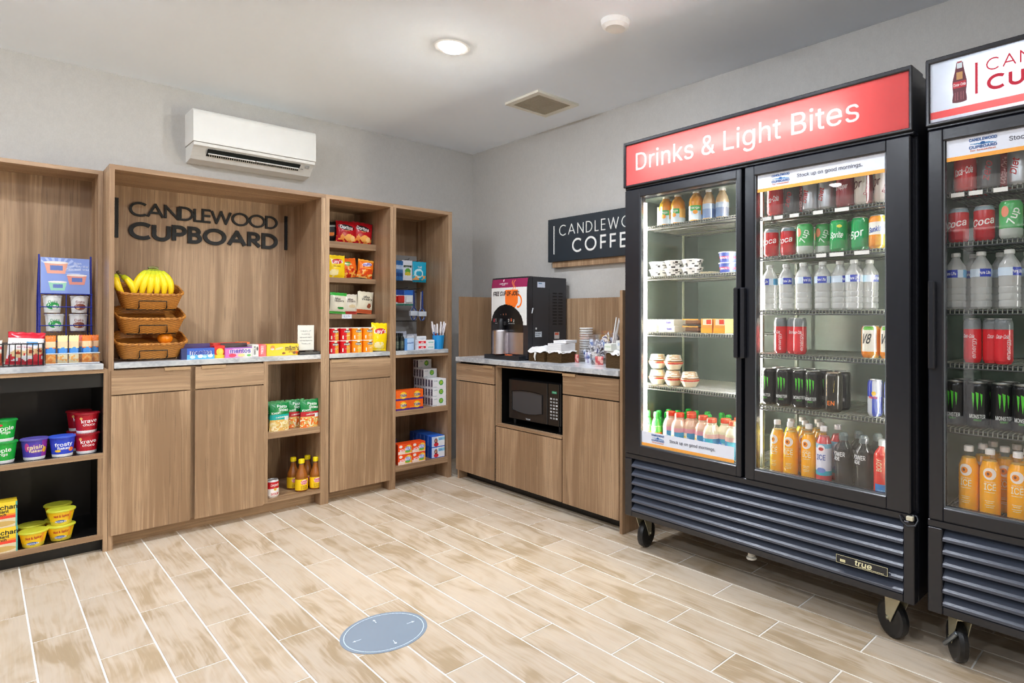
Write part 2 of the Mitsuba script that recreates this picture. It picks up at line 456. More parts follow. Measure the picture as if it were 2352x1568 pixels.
# ================================================================ wall sign lettering (geometric sans)
def arc(cx, cz, rx, rz, a0, a1, n=28):
    t = np.radians(np.linspace(a0, a1, n))
    return list(zip(cx + rx * np.cos(t), cz + rz * np.sin(t)))
GLYPH = {
    'C': ([arc(.5, .5, .5, .5, 48, 312)], .86), 'O': ([arc(.5, .5, .5, .5, 0, 360, 48)], 1.0),
    'A': ([[(0, 0), (.43, 1), (.86, 0)], [(.15, .33), (.71, .33)]], .86), 'N': ([[(0, 0), (0, 1), (.72, 0), (.72, 1)]], .72),
    'D': ([[(0, 0), (0, 1)] + [(.22, 1)] + arc(.22, .5, .5, .5, 90, -90) + [(0, 0)]], .72), 'L': ([[(0, 1), (0, 0), (.42, 0)]], .42),
    'E': ([[(.48, 1), (0, 1), (0, 0), (.48, 0)], [(0, .52), (.46, .52)]], .48), 'F': ([[(.48, 1), (0, 1), (0, 0)], [(0, .50), (.46, .50)]], .48),
    'W': ([[(0, 1), (.3, 0), (.6, .97), (.9, 0), (1.2, 1)]], 1.2), 'U': ([[(0, 1), (0, .34)] + arc(.34, .34, .34, .34, 180, 360) + [(.68, 1)]], .68),
    'P': ([[(0, 0), (0, 1), (.24, 1)] + arc(.24, .73, .27, .27, 90, -90) + [(0, .46)]], .51),
    'B': ([[(0, 0), (0, 1), (.2, 1)] + arc(.2, .765, .235, .235, 90, -90) + [(0, .53)], [(.2, .53)] + arc(.24, .265, .265, .265, 90, -90) + [(0, 0), (0, .1)]], .51),
    'R': ([[(0, 0), (0, 1), (.24, 1)] + arc(.24, .74, .26, .26, 90, -90) + [(0, .48)], [(.2, .48), (.58, 0)]], .56), ' ': ([], .4)}
def glyph(ch, h, w):
    k = w / h / 2
    out = []
    for st in GLYPH[ch][0]:
        q = [(x * (1 - 0 * k), k + z * (1 - 2 * k)) for x, z in st]
        out.append(LineString(q).buffer(k, cap_style=2, join_style=2, mitre_limit=1.6))
    g = unary_union(out)
    return shapely.affinity.scale(g.intersection(sbox(-9, 0, 9, 1)), h, h, origin=(0, 0)), GLYPH[ch][1] * h
def sign_text(text, x0, x1, z0, h, w):
    """Glyph polygons of the line set to run from x0 to x1."""
    gs = [glyph(c, h, w) for c in text]
    b = [g.bounds for g, _ in gs]
    total = sum(q[2] - q[0] for q in b)
    gap = (x1 - x0 - total) / (len(gs) - 1)
    out, x = [], x0
    for (g, _), q in zip(gs, b):
        out.append(shapely.affinity.translate(g, x - q[0], z0))
        x += q[2] - q[0] + gap
    return out
import shapely.affinity

ws = thing('wall_lettering', 'black raised letters reading CANDLEWOOD CUPBOARD between two bars in the large hutch', 'sign')
for g in sign_text('CANDLEWOOD', -2.228, -1.476, 1.704, 0.082, 0.0115) + sign_text('CUPBOARD', -2.230, -1.475, 1.574, 0.100, 0.0205):
    part(ws, 'letter', MB().prism(g, -0.032, -0.0205, '#060606'), 'vc_matte')
for x in (-2.290, -1.434):
    part(ws, 'bar', MB().box(x, x + 0.016, -0.032, -0.0205, 1.577, 1.796, '#060606'), 'vc_matte')

cs = thing('coffee_sign', 'dark slate wall sign with white CANDLEWOOD COFFEE lettering above the coffee counter', 'sign')
part(cs, 'board', MB().cbox(1.030, 2.130, -0.05, -0.025, 1.526, 1.824, 0.002, '#272f36'), 'vc_semi', CO)
part(cs, 'wood_strip', MB().box(1.060, 2.100, -0.034, -0.001, 1.487, 1.56), 'wood', CO, label='oak backing strip under the board')
for g in sign_text('CANDLEWOOD', 1.153, 2.015, 1.700, 0.075, 0.0068) + sign_text('COFFEE', 1.286, 1.872, 1.577, 0.096, 0.0135):
    part(cs, 'letter', MB().prism(g, -0.0525, -0.0499, '#e6e6e2'), 'vc_semi', CO)
for x in (1.092, 2.06):
    part(cs, 'bar', MB().box(x, x + 0.009, -0.0525, -0.0499, 1.577, 1.775, '#e6e6e2'), 'vc_semi', CO)

# ================================================================ air conditioner
ac = thing('air_conditioner', 'white split air conditioner mounted high on the wall above the hutch', 'air conditioner')
X0, X1 = -1.968, -1.306
prof = [(0, 2.335), (-.175, 2.335)] + [(-.175 - .028 * math.sin(t), 2.307 + .028 * math.cos(t)) for t in np.linspace(0.2, PI / 2, 6)] + [(-.206, 2.145), (0, 2.145)]
part(ac, 'front_panel', MB().prism(Polygon(prof), X0, X1, '#dfdfdb', 'yz'), 'vc_semi')
low = [(0, 2.142), (-.200, 2.142), (-.197, 2.125)] + [(-.197 + .087 * t, 2.125 - .065 * t ** 1.3) for t in (0.2, 0.4, 0.6, 0.8, 1.0)] + [(-.02, 2.050), (0, 2.052)]
part(ac, 'body', MB().prism(Polygon(low), X0 + .004, X1 - .004, '#d9d9d4', 'yz'), 'vc_semi')
def slope(x, t, d):
    return [x, -.1925 + .083 * t - d * .6, 2.121 - .058 * t ** 1.2 - d * .8]
def strip(mb, xa, xb, t0, t1, d, c):
    return mb.raw([slope(xa, t0, d), slope(xb, t0, d), slope(xb, t1, d), slope(xa, t1, d)], [[0, 1, 2, 3], [3, 2, 1, 0]], c)
part(ac, 'outlet', strip(MB(), X0 + .075, X1 - .085, .10, .68, .004, '#101816'), 'vc_matte')
fl = MB()
for xa, xb in ((X0 + .08, (X0 + X1) / 2 - .005), ((X0 + X1) / 2 - .001, X1 - .09)):
    a, b = slope(xa, .44, .010), slope(xb, .44, .010)
    fl.tube([a, b], .0045, 6, '#d4d4cf')
part(ac, 'flap', fl, 'vc_semi')
vn = MB()
for i in range(44):
    x = X0 + .085 + i * (X1 - X0 - .18) / 43
    vn.raw([slope(x, .42, .006), slope(x + .004, .42, .006), slope(x + .010, .66, .007), slope(x + .006, .66, .007)], [[0, 1, 2, 3], [3, 2, 1, 0]], '#b9b9b2')
part(ac, 'vane_row', vn, 'vc_semi')
dsp = strip(strip(MB(), X1 - .055, X1 - .03, .12, .38, .004, '#a9adae'), X1 - .075, X1 - .06, .45, .52, .004, '#8b8f8f')
part(ac, 'display', dsp, 'vc_semi')

# ================================================================ cabinets on the back wall
D = -0.485
def cab(key, name, *boxes, mat='wood', M=None, label=None):
    mb = MB()
    for b in boxes:
        mb.box(*b[:6], c=b[7] if len(b) > 7 else '#ffffff', grain=b[6] if len(b) > 6 else 'z')
    return part(key, name, mb, mat, M, label)
BLK = '#0b0a09'

# U1: hutch and open shelf at the left
u1 = thing('shelving_unit', 'wood shelving unit with open black lower shelves cut by the left edge', 'shelving unit')
cab(u1, 'side_panel', (-2.385, -2.366, -.275, 0, .914, 1.868)); cab(u1, 'side_panel', (-3.41, -3.39, -.275, 0, .914, 1.868))
cab(u1, 'top_panel', (-3.41, -2.366, -.275, 0, 1.868, 1.888, 'x'))
cab(u1, 'back_panel', (-3.39, -2.385, -.02, 0, .914, 1.868))
cab(u1, 'base_side', (-2.382, -2.366, D, 0, 0, .886)); cab(u1, 'base_side', (-3.41, -3.39, D, 0, 0, .886))
cab(u1, 'top_rail', (-3.39, -2.382, D, D + .02, .868, .886, 'x'))
cab(u1, 'shelf_edge', (-3.39, -2.382, D, D + .02, .456, .480, 'x')); cab(u1, 'bottom_rail', (-3.39, -2.382, D, D + .02, .062, .086, 'x'))
cab(u1, 'stile', (-2.402, -2.382, D, D + .02, .086, .456))
cab(u1, 'shelf_board', (-3.39, -2.382, D + .02, -.03, .456, .479, 'x', BLK), (-3.39, -2.382, D + .02, -.03, .062, .085, 'x', BLK), mat='vc_semi')
cab(u1, 'liner', (-3.39, -2.382, -.03, 0, 0, .886, 'x', '#17110d'), (-2.3835, -2.3822, D + .02, -.03, 0, .868, 'x', BLK), (-3.39, -3.386, D + .02, -.03, 0, .868, 'x', BLK), (-3.39, -2.383, D + .02, -.03, .80, .886, 'x', BLK), mat='vc_semi', label='black lining of the open shelves')
cab(u1, 'toe_kick', (-3.39, -2.383, -.43, -.41, 0, .062, 'x', BLK), mat='vc_semi')

def worktop(x0, x1, lab, d=D - .006):
    k = thing('worktop', lab, 'worktop', None)
    part(k, 'slab', MB().cbox(x0, x1, d, -0.0205, .8865, .914, .0015), 'counter')
worktop(-3.388, -2.3835, 'grey stone worktop of the left shelving unit under the wire rack')

def handle(key, x, z, M=None, y=D - .013):
    part(key, 'handle', MB().box(x - .055, x + .055, y - .004, y + .02, z - .002, z + .0015, '#a98a66').box(x - .055, x + .055, y - .004, y - .002, z - .014, z, '#a98a66'), 'vc_semi', M)
def front(key, name, x0, x1, z0, z1, grain='z', M=None, y=D):
    g = .0015
    mb = MB().box(x0 + g, x1 - g, y - .012, y - .0005, z0 + g, z1 - g, grain=grain)
    return part(key, name, mb, 'wood', M)

# U2: large hutch with two doors and a cubby
u2 = thing('hutch_cabinet', 'large wood hutch with two doors, drawers and an open cubby, behind the basket stand', 'cabinet')
cab(u2, 'side_panel', (-2.365, -2.345, D, 0, 0, 1.866)); cab(u2, 'side_panel', (-1.375, -1.3495, D, 0, 0, 1.866))
cab(u2, 'top_panel', (-2.365, -1.3495, D, 0, 1.866, 1.890, 'x'))
cab(u2, 'back_panel', (-2.345, -1.375, -.02, 0, .914, 1.866))
cab(u2, 'carcass', (-2.345, -1.687, -.47, -.02, .075, .880), (-1.6865, -1.663, D, -.02, .075, .886), mat='wood')
cab(u2, 'rail', (-1.663, -1.375, D, D + .02, .868, .886, 'x'))
cab(u2, 'cubby_back', (-1.663, -1.375, -.05, -.02, .075, .886))
cab(u2, 'shelf', (-1.663, -1.375, -.478, -.05, .440, .475, 'x')); cab(u2, 'bottom_board', (-1.663, -1.375, D, -.05, .074, .096, 'x'))
cab(u2, 'toe_kick', (-2.345, -1.375, -.39, -.37, 0, .075, 'x'))
for x0, x1, hx in ((-2.356, -2.033, -2.09), (-2.014, -1.687, -1.93)):
    d = front(u2, 'drawer', x0, x1, .758, .878, 'x'); handle(d, hx, .879)
    front(u2, 'door', x0, x1, .071, .755)
worktop(-2.344, -1.376, 'long grey stone worktop in the large hutch under the candy boxes')

# U3: narrow tower with three shelves
u3 = thing('snack_tower', 'narrow wood tower cabinet with three small shelves of chip bags and one door', 'cabinet')
cab(u3, 'side_panel', (-1.349, -1.327, D, 0, 0, 1.866)); cab(u3, 'side_panel', (-.941, -.9215, D, 0, 0, 1.866))
cab(u3, 'top_panel', (-1.349, -.9215, D, 0, 1.866, 1.890, 'x')); cab(u3, 'back_panel', (-1.327, -.941, -.02, 0, .914, 1.866))
for z, t in ((1.633, .042), (1.397, .032), (1.158, .030)):
    cab(u3, 'shelf', (-1.327, -.942, -.277, -.02, z - t, z, 'x'))
cab(u3, 'carcass', (-1.327, -.941, -.47, -.02, .075, .880)); cab(u3, 'toe_kick', (-1.327, -.941, -.39, -.37, 0, .075, 'x'))
d = front(u3, 'drawer', -1.325, -.939, .748, .874, 'x'); handle(d, -1.265, .875)
front(u3, 'door', -1.325, -.939, .066, .745)
worktop(-1.326, -.942, 'short grey stone worktop in the chip tower under the stacked chip cans')

# U4: right tower
u4 = thing('shelf_tower', 'wood tower cabinet of open shelves nearest the room corner', 'cabinet')
cab(u4, 'side_panel', (-.921, -.900, D, 0, 0, 1.866)); cab(u4, 'side_panel', (-.511, -.483, D, 0, 0, 1.866))
cab(u4, 'top_panel', (-.921, -.483, D, 0, 1.866, 1.890, 'x')); cab(u4, 'back_panel', (-.900, -.511, -.02, 0, .096, 1.866))
part(u4, 'slat_wall', MB().box(-.899, -.512, -.032, -.0201, .9145, 1.60, '#8b8884').box(-.899, -.512, -.034, -.032, 1.325, 1.333, '#4a4846').box(-.899, -.512, -.034, -.032, 1.105, 1.113, '#4a4846'), 'vc_matte', label='grey slatted back panel with hooks')
cab(u4, 'rail', (-.900, -.511, D, D + .02, .868, .886, 'x'))
for z, t in ((.513, .036), (.148, .038)):
    cab(u4, 'shelf', (-.900, -.511, D + .003, -.02, z - t, z, 'x'))
cab(u4, 'toe_kick', (-.900, -.511, -.30, -.28, 0, .110, 'x'))
worktop(-.899, -.512, 'small grey stone worktop in the corner tower under the toothbrush cup')

# ================================================================ coffee cabinet on the right wall (local x = -y, y = x)
DC = -.466
cc = thing('coffee_cabinet', 'wood base cabinet with a microwave niche along the right wall', 'cabinet')
cab(cc, 'side_panel', (.540, .560, DC, 0, 0, .818), M=CO); cab(cc, 'end_panel', (2.1365, 2.157, -.478, 0, 0, 1.285), M=CO)
cab(cc, 'splash_panel', (.556, .5755, -.470, -.03, .8605, 1.284), M=CO); cab(cc, 'backsplash', (.5755, 2.136, -.03, -.0105, .8605, 1.268), M=CO)
cab(cc, 'carcass', (.560, 1.000, DC, -.02, .066, .815, 'z', BLK), (1.68, 2.1355, DC, -.02, .066, .815, 'z', BLK), (1.0, 1.68, DC, -.02, .066, .43, 'z', BLK), (1.0, 1.68, -.06, -.02, .43, .815, 'z', BLK), (1.0, 1.012, DC, -.02, .43, .815, 'z', BLK), (1.672, 1.68, DC, -.02, .43, .815, 'z', BLK), mat='vc_semi', M=CO, label='black inside of the cabinet')
cab(cc, 'niche_frame', (1.016, 1.030, -.478, -.44, .432, .822), (1.030, 1.672, -.478, -.44, .432, .4465, 'x'), (1.030, 1.672, -.478, -.44, .8135, .822, 'x'), M=CO)
cab(cc, 'niche_floor', (1.030, 1.672, -.44, -.06, .432, .446, 'x', BLK), mat='vc_gloss', M=CO)
for x0, x1, hx in ((.538, .999, .93), (1.678, 2.131, 1.735)):
    d = front(cc, 'drawer', x0, x1, .696, .815, 'x', CO, DC); handle(d, hx, .816, CO, DC - .013)
    front(cc, 'door', x0, x1, .064, .692, 'z', CO, DC)
front(cc, 'door', 1.018, 1.674, .066, .428, 'z', CO, DC)
cab(cc, 'toe_kick', (.560, 2.136, -.40, -.38, 0, .064, 'x', BLK), mat='vc_semi', M=CO)
k = thing('worktop', 'grey stone worktop on the coffee cabinet under the coffee machine', 'worktop')
part(k, 'slab', MB().cbox(.548, 2.1355, -.490, -.0305, .829, .860, .0015), 'counter', CO)
cab(cc, 'worktop_rail', (.562, 2.1355, -.455, -.03, .8155, .8285, 'x', BLK), mat='vc_semi', M=CO)

# ================================================================ coolers
def poly_of_text(text, h, x, z, wide=None):
    """The lettering's outline as a shapely polygon, left end at x, baseline at z."""
    v, f = text2(text, h, False)
    v = v.copy()
    if wide:
        v[:, 0] *= wide / np.ptp(v[:, 0])
    v[:, 0] += x - v[:, 0].min(); v[:, 1] += z
    tops = [t for t in f if v[t, 2].min() > v[:, 2].max() - 1e-9]
    return unary_union([Polygon(v[t, :2]).buffer(1e-5) for t in tops])

def film(poly, y, c, ref=0.006):
    mb = MB()
    for g in getattr(poly, 'geoms', [poly]):
        if g.area < 1e-8:
            continue
        v, f = trimesh.creation.triangulate_polygon(g, engine='earcut')
        mb.raw(np.stack([v[:, 0], np.full(len(v), y), v[:, 1]], 1), f, c)
    return mb

def caster(key, a, y, M, turn=0.0, brake=False):
    k = part(key, 'caster', MB().box(a - .03, a + .03, y - .04, y + .04, .166, .174, '#b9b39a'), 'zinc', M)
    R = M @ T().translate([a, y, 0]).rotate([0, 0, 1], turn)
    w = MB()
    t = np.arange(25) * 2 * PI / 24
    for r0, x0, r1, x1 in ((.064, -.014, .066, 0), (.066, 0, .064, .014), (.055, -.017, .064, -.014), (.064, .014, .055, .017), (0.0, -.017, .055, -.017), (.055, .017, 0.0, .017)):
        cx, cz = .03, .066
        v = np.vstack([np.stack([np.full(25, x0), cx + r0 * np.cos(t), cz + r0 * np.sin(t)], 1), np.stack([np.full(25, x1), cx + r1 * np.cos(t), cz + r1 * np.sin(t)], 1)])
        i = np.arange(24)
        w.raw(v, np.stack([i, i + 1, i + 26, i + 25], 1), '#17181a')
    part(k, 'wheel', w, 'vc_semi', R)
    b = MB()
    for x in (-.024, .021):
        b.prism(Polygon([(-.035, .166), (.045, .166), (.040, .08), (.018, .06), (.006, .085)]), x, x + .003, '#b4ad92', 'yz')
    b.box(-.024, .024, -.035, .045, .160, .166, '#b4ad92')
    b.tube([(-.028, .03, .072), (.028, .03, .072)], .008, 8, '#8d8a80')
    part(k, 'bracket', b, 'zinc', R)
    if brake:
        part(k, 'brake_lever', MB().tube([(-.030, -.045, .125), (-.031, .0, .085), (-.031, .055, .040)], .0075, 6, '#9aa4ad'), 'vc_metal', R)

def wire_shelf(key, a0, a1, z, M, y0=.055, y1=.46):
    mb = MB()
    for y in (y0, y0 + .13, y1 - .1, y1):
        mb.tube([(a0, y, z - .007), (a1, y, z - .007)], .0032, 5, '#3a3f40')
    mb.tube([(a0, y0 - .004, z - .018), (a1, y0 - .004, z - .018)], .003, 5, '#3a3f40')
    n = int((a1 - a0) / .0135)
    for i in range(n + 1):
        a = a0 + (a1 - a0) * i / n
        mb.tube([(a, y0 - .006, z - .0165), (a, y0 - .004, z - .0022), (a, y1, z - .0022)], .0021, 4, '#7d8076')
    return part(key, 'shelf', mb, 'vc_semi', M)

def glass_door(key, a0, a1, g0, g1, M, handle_at, z0=.478, z1=1.765, gz0=.524, gz1=1.724):
    d = part(key, 'door', MB().cbox(a0, g0, -.002, .045, z0, z1, .004, '#191b21').cbox(g1, a1, -.002, .045, z0, z1, .004, '#191b21')
             .cbox(g0 - .003, g1 + .003, -.002, .045, z0, gz0, .004, '#191b21').cbox(g0 - .003, g1 + .003, -.002, .045, gz1, z1, .004, '#191b21'), 'black_metal', M)
    part(d, 'trim', MB().box(g0, g0 + .004, .004, .01, gz0, gz1, '#5c6266').box(g1 - .004, g1, .004, .01, gz0, gz1, '#5c6266').box(g0, g1, .004, .01, gz0, gz0 + .004, '#5c6266'), 'vc_semi', M)
    part(d, 'glass', MB().raw([[g0, .012, gz0], [g1, .012, gz0], [g1, .012, gz1], [g0, .012, gz1]], [[0, 1, 2, 3]]), 'pane', M, label='clear glass pane')
    h0, h1 = handle_at
    part(d, 'handle', MB().cbox(h0, h1, -.024, -.0025, .975, 1.267, .004), 'black_metal', M)
    return d

def banner(key, a0, a1, z0, z1, stripe_z, M, full=1.0):
    """Paper strip stuck to the inside of the glass: stripe, little logo, slogan."""
    S = plane_map(.0095)
    b = part(key, 'banner', MB().raw([[a0, .010, z0], [a1, .010, z0], [a1, .010, z1], [a0, .010, z1]], [[0, 1, 2, 3]], '#dfe3ee'), 'vc_matte', M, label='white paper strip printed with a logo and slogan')
    p = MB()
    patch(p, a0, a1, *stripe_z, '#f0a64a', S, 2)
    zb = stripe_z[1] if stripe_z[0] < (z0 + z1) / 2 else z0
    h = z1 - zb if stripe_z[0] < (z0 + z1) / 2 else z1 - z0
    cx, zc = a0 + .105, zb + h * .52
    decal(p, 'CANDLEWOOD', .0085, cx, zc + .015, '#1f4f8f', S, True, wide=.078)
    for i in range(3):
        patch(p, cx - .036 + .012 * i, cx + .020 + .009 * i, zc + .0015 - .0018 * i, zc + .003 - .0018 * i, '#4a86b8', S, 1)
    blob(p, cx, zc + .002, .007, .005, '#2a5c96', S, 10)
    decal(p, 'CUPBOARD', .0085, cx, zc - .0085, '#1f4f8f', S, True, wide=.078)
    decal(p, 'for breakfast', .005, cx, zc - .0185, '#d0704a', S, wide=.072)
    decal(p, 'Stock up on good mornings.', .0135, a0 + .305 * full, zc, '#4c4e58', S, wide=.256)
    part(b, 'lettering', p, 'vc_matte', M)

def cooler(key, W, M, sign_w, lamps, grille_n=6):
    """Cabinet shell, liner, lit header, grille and casters of a glass-door cooler; W wide."""
    part(key, 'cabinet', MB().cbox(0, .022, .046, .600, .170, 1.99, .003).cbox(W - .022, W, .046, .600, .170, 1.99, .003).box(.022, W - .022, .575, .600, .170, 1.99)
         .box(.022, W - .022, .09, .575, 1.735, 1.765).box(.022, W - .022, .09, .575, .46, .487).box(.022, W - .022, .09, .575, 1.97, 1.99).cbox(0, W, .005, .09, 1.768, 1.781, .003)
         .cbox(0, W, .004, .06, .452, .477, .003).cbox(0, .045, .004, .045, .170, .452, .003).cbox(W - .036, W, .004, .045, .170, .452, .003).cbox(.045, W - .036, .006, .05, .170, .198, .003)
         .box(.022, W - .022, .10, .575, .170, .198), 'black_metal', M)
    L = MB()
    L.box(.0225, .026, .048, .574, .488, 1.734); L.box(W - .026, W - .0225, .048, .574, .488, 1.734)
    L.box(.026, W - .026, .565, .574, .488, 1.734); L.box(.026, W - .026, .092, .565, 1.728, 1.734); L.box(.026, W - .026, .05, .565, .4875, .492)
    part(key, 'liner', L, 'liner', M, label='grey-green inner lining')
    # header box with a fluorescent tube behind the printed film
    part(key, 'sign_frame', MB().cbox(0, sign_w, -.010, .10, 1.984, 2.000, .003).cbox(0, sign_w, -.010, .006, 1.779, 1.788, .002).cbox(0, .013, -.010, .10, 1.779, 1.995, .003).cbox(sign_w - .012, sign_w, -.010, .10, 1.779, 1.995, .003), 'black_metal', M)
    part(key, 'sign_box', MB().box(.013, sign_w - .012, .088, .1, 1.782, 1.984, '#e9e9e6').box(.013, sign_w - .012, .004, .088, 1.7815, 1.7845, '#e9e9e6').box(.013, sign_w - .012, .004, .088, 1.981, 1.984, '#e9e9e6')
         .box(.0132, .0145, .004, .088, 1.7845, 1.981, '#e9e9e6').box(sign_w - .0145, sign_w - .0125, .004, .088, 1.7845, 1.981, '#e9e9e6'), 'vc_matte', M)
    # louvred grille
    part(key, 'grille_back', MB().box(.045, W - .036, .06, .064, .198, .452, '#07080a'), 'vc_matte', M)
    for i in range(grille_n):
        z = .198 + .254 * (i + .5) / grille_n
        g = MB().prism(Polygon([(.004, z - .019), (.004, z - .011), (.034, z + .016), (.042, z + .017), (.042, z + .012), (.012, z - .019)]), .046, W - .037, '#39404f', 'yz')
        part(key, 'louver', g, 'louver_metal', M)
    for a, z0, z1, y, r, q in lamps:
        part(key, 'lamp', MB().tube([(a, y, z0), (a, y, z1)], r, 12, '#ffffff'), 'lamp', M, emitter={'type': 'area', 'radiance': {'type': 'rgb', 'value': [q * x for x in FRIDGE_LAMP]}})

# ---- the double-door cooler
W1 = 1.360
c1 = thing('display_cooler', 'black double-door glass drinks cooler with a glowing red header sign', 'refrigerator')
cooler(c1, W1, F1, W1, [(.094, .56, 1.70, .040, .017, .6), (1.290, .56, 1.70, .034, .017, 2.2), (.672, .56, 1.70, .074, .012, 1.5)])
part(c1, 'mullion', MB().cbox(.656, .712, .046, .056, .480, 1.766, .002), 'black_metal', F1)
red = sbox(.0135, 1.784, W1 - .0125, 1.985)
txt = poly_of_text('Drinks & Light Bites', .083, .078, 1.855, wide=1.098)
sg = part(c1, 'sign_panel', film(red.difference(txt), -.002, '#ee7a7a'), 'sign_film', F1, label='red translucent header panel lit from behind')
for g in txt.geoms:
    part(sg, 'letter', film(g, -.002, '#ffffff'), 'sign_film', F1)
part(c1, 'sign_tube', MB().tube([(.10, .026, 1.900), (1.12, .026, 1.900)], .010, 10, '#ffffff'), 'lamp', F1, emitter={'type': 'area', 'radiance': {'type': 'rgb', 'value': TUBE}})
glass_door(c1, .004, .6765, .104, .652, F1, (.652, .672))
glass_door(c1, .6935, 1.3505, .741, 1.268, F1, (.684, .704))
banner(c1, .106, .636, .526, .596, (.526, .542), F1)
banner(c1, .749, 1.263, 1.654, 1.7235, (1.654, 1.667), F1)
ZL, ZR = (1.586, 1.341, 1.072, .814, .520), (1.563, 1.396, 1.174, .996, .782, .505)
for z in ZL:
    wire_shelf(c1, .035, .690, z, F1)
for z in ZR:
    wire_shelf(c1, .710, 1.325, z, F1)
post = MB()
for a in (.695, .702):
    post.box(a, a + .004, .12, .135, .49, 1.73, '#8d9480').box(a, a + .004, .42, .435, .49, 1.73, '#8d9480')
for a in (.028, 1.330):
    post.box(a, a + .004, .058, .072, .49, 1.73, '#b9b083').box(a, a + .004, .42, .435, .49, 1.73, '#8d9480')
part(c1, 'shelf_posts', post, 'vc_semi', F1)
for a0, a1, z in ((.742, 1.000, ZR[0]), (1.004, 1.215, ZR[0]), (.735, .880, ZR[1]), (.884, 1.012, ZR[1]), (1.016, 1.24, ZR[1])):
    part(c1, 'divider', MB().box(a0, a1, .050, .052, z, z + .040), 'clear', F1, label='clear plastic shelf front')
for a, z in ((.772, 0), (.825, 0), (.895, 0), (.995, 0), (1.090, 0), (1.008, 1), (1.070, 1), (1.165, 1)):
    w = .040 if a < 1.05 else .055
    zz = ZR[z] - .014
    part(c1, 'price_tag', MB().box(a - w / 2, a + w / 2, .044, .046, zz - .007, zz + .007, '#ecece6'), 'vc_matte', F1)
bd = part(c1, 'badge', MB().cbox(1.088, 1.276, -.004, .004, .246, .276, .001, '#24262a'), 'vc_semi', F1)
p = MB(); S = plane_map(-.0042)
for x0, x1, z0, z1 in ((1.089, 1.275, .2745, .276), (1.089, 1.275, .246, .2475), (1.089, 1.0905, .246, .276), (1.2735, 1.275, .246, .276), (1.104, 1.124, .252, .262), (1.17, 1.262, .250, .252)):
    patch(p, x0, x1, z0, z1, '#d9d3a8', S, 1)
decal(p, 'true', .0185, 1.190, .2635, '#efe9bd', S, True, wide=.062, slant=.15)
part(bd, 'lettering', p, 'vc_semi', F1)
caster(c1, .060, .075, F1, 12); caster(c1, 1.285, .075, F1, 62)
caster(c1, .060, .50, F1, 0); caster(c1, 1.285, .50, F1, 0)
part(c1, 'foot', MB().lathe([(0, .165), (.016, .165), (.016, .140), (.022, .136), (.022, .128), (0, .128)][::-1], 12, '#c9c7bd', .69, .06), 'vc_semi', F1)
lk = part(c1, 'lock_cable', MB().tube([(1.315, -.004, .468), (1.325, -.010, .452), (1.345, -.014, .440), (1.368, -.012, .446), (1.374, .0, .462), (1.366, .012, .472), (1.35, .008, .474)], .0035, 6, '#23262c'), 'vc_semi', F1)
part(lk, 'lock', MB().cbox(1.338, 1.360, -.010, .006, .458, .472, .001, '#cfc9b0'), 'vc_semi', F1)

# ---- the single-door cooler at the right edge
F2 = F1 @ T().translate([1.402, 0, 0])
W2 = .720
c2 = thing('display_cooler', 'black single-door glass drinks cooler with a white header sign, cut by the right edge', 'refrigerator')
cooler(c2, W2, F2, W2, [(.645, .56, 1.70, .034, .017, 4.0)])
S2 = plane_map(-.0022)
base = sbox(.0135, 1.784, W2 - .0125, 1.985); stripe = sbox(.0135, 1.800, W2 - .0125, 1.823)
sp = part(c2, 'sign_panel', film(base.difference(stripe), -.002, '#dfe6f0'), 'sign_film', F2, label='white translucent header panel')
part(sp, 'stripe', film(stripe, -.002, '#f06a68'), 'sign_film', F2, label='red stripe along the header')
for g in sign_text('CANDLEWOOD', .177, .600, 1.917, .038, .0035) + sign_text('CUPBOARD', .179, .600, 1.854, .048, .0095):
    part(sp, 'letter', MB().prism(g, -.0032, -.0022, '#c2283c'), 'vc_matte', F2)
for x in (.146, .625):
    part(sp, 'bar', MB().box(x, x + .007, -.0032, -.0022, 1.854, 1.952, '#c2283c'), 'vc_matte', F2)
bt = MB()
half = [(.010, 1.838), (.021, 1.841), (.021, 1.850), (.0185, 1.868), (.0205, 1.890), (.021, 1.905), (.018, 1.920), (.0135, 1.940), (.0105, 1.955), (.0095, 1.966)]
out = [(.101 + x, z) for x, z in half] + [(.101 - x, z) for x, z in half[::-1]]
bt.prism(Polygon(out), -.0030, -.0022, '#5d1f2b')
q = plane_map(-.0032)
patch(bt, .082, .120, 1.885, 1.906, '#b3202f', q, 3); decal(bt, 'Coca-Cola', .009, .101, 1.8955, '#f3e9ea', q, True, wide=.036)
patch(bt, .092, .110, 1.912, 1.936, '#b98a55', q, 2); patch(bt, .093, .109, 1.948, 1.965, '#c9d4d8', q, 2); patch(bt, .094, .108, 1.966, 1.970, '#a84848', q, 1)
for x in (.087, .094, .104, .111):
    patch(bt, x, x + .003, 1.846, 1.872, '#8d4a52', q, 1)
part(sp, 'bottle_picture', bt, 'vc_semi', F2, label='printed cola bottle')
part(c2, 'sign_tube', MB().tube([(.08, .05, 1.895), (.64, .05, 1.895)], .010, 10, '#ffffff'), 'lamp', F2, emitter={'type': 'area', 'radiance': {'type': 'rgb', 'value': [9.0, 9.4, 10.2]}})
glass_door(c2, .004, .7165, .051, .627, F2, (.010, .030))
banner(c2, .059, .573, 1.654, 1.7235, (1.654, 1.667), F2)
for z in ZR:
    wire_shelf(c2, .030, .690, z, F2)
for a0, a1, z in ((.052, .31, ZR[0]), (.045, .19, ZR[1]), (.194, .36, ZR[1])):
    part(c2, 'divider', MB().box(a0, a1, .050, .052, z, z + .040), 'clear', F2, label='clear plastic shelf front')
for a, z in ((.082, 0), (.135, 0), (.205, 0), (.30, 0)):
    part(c2, 'price_tag', MB().box(a - .02, a + .02, .044, .046, ZR[z] - .021, ZR[z] - .007, '#ecece6'), 'vc_matte', F2)
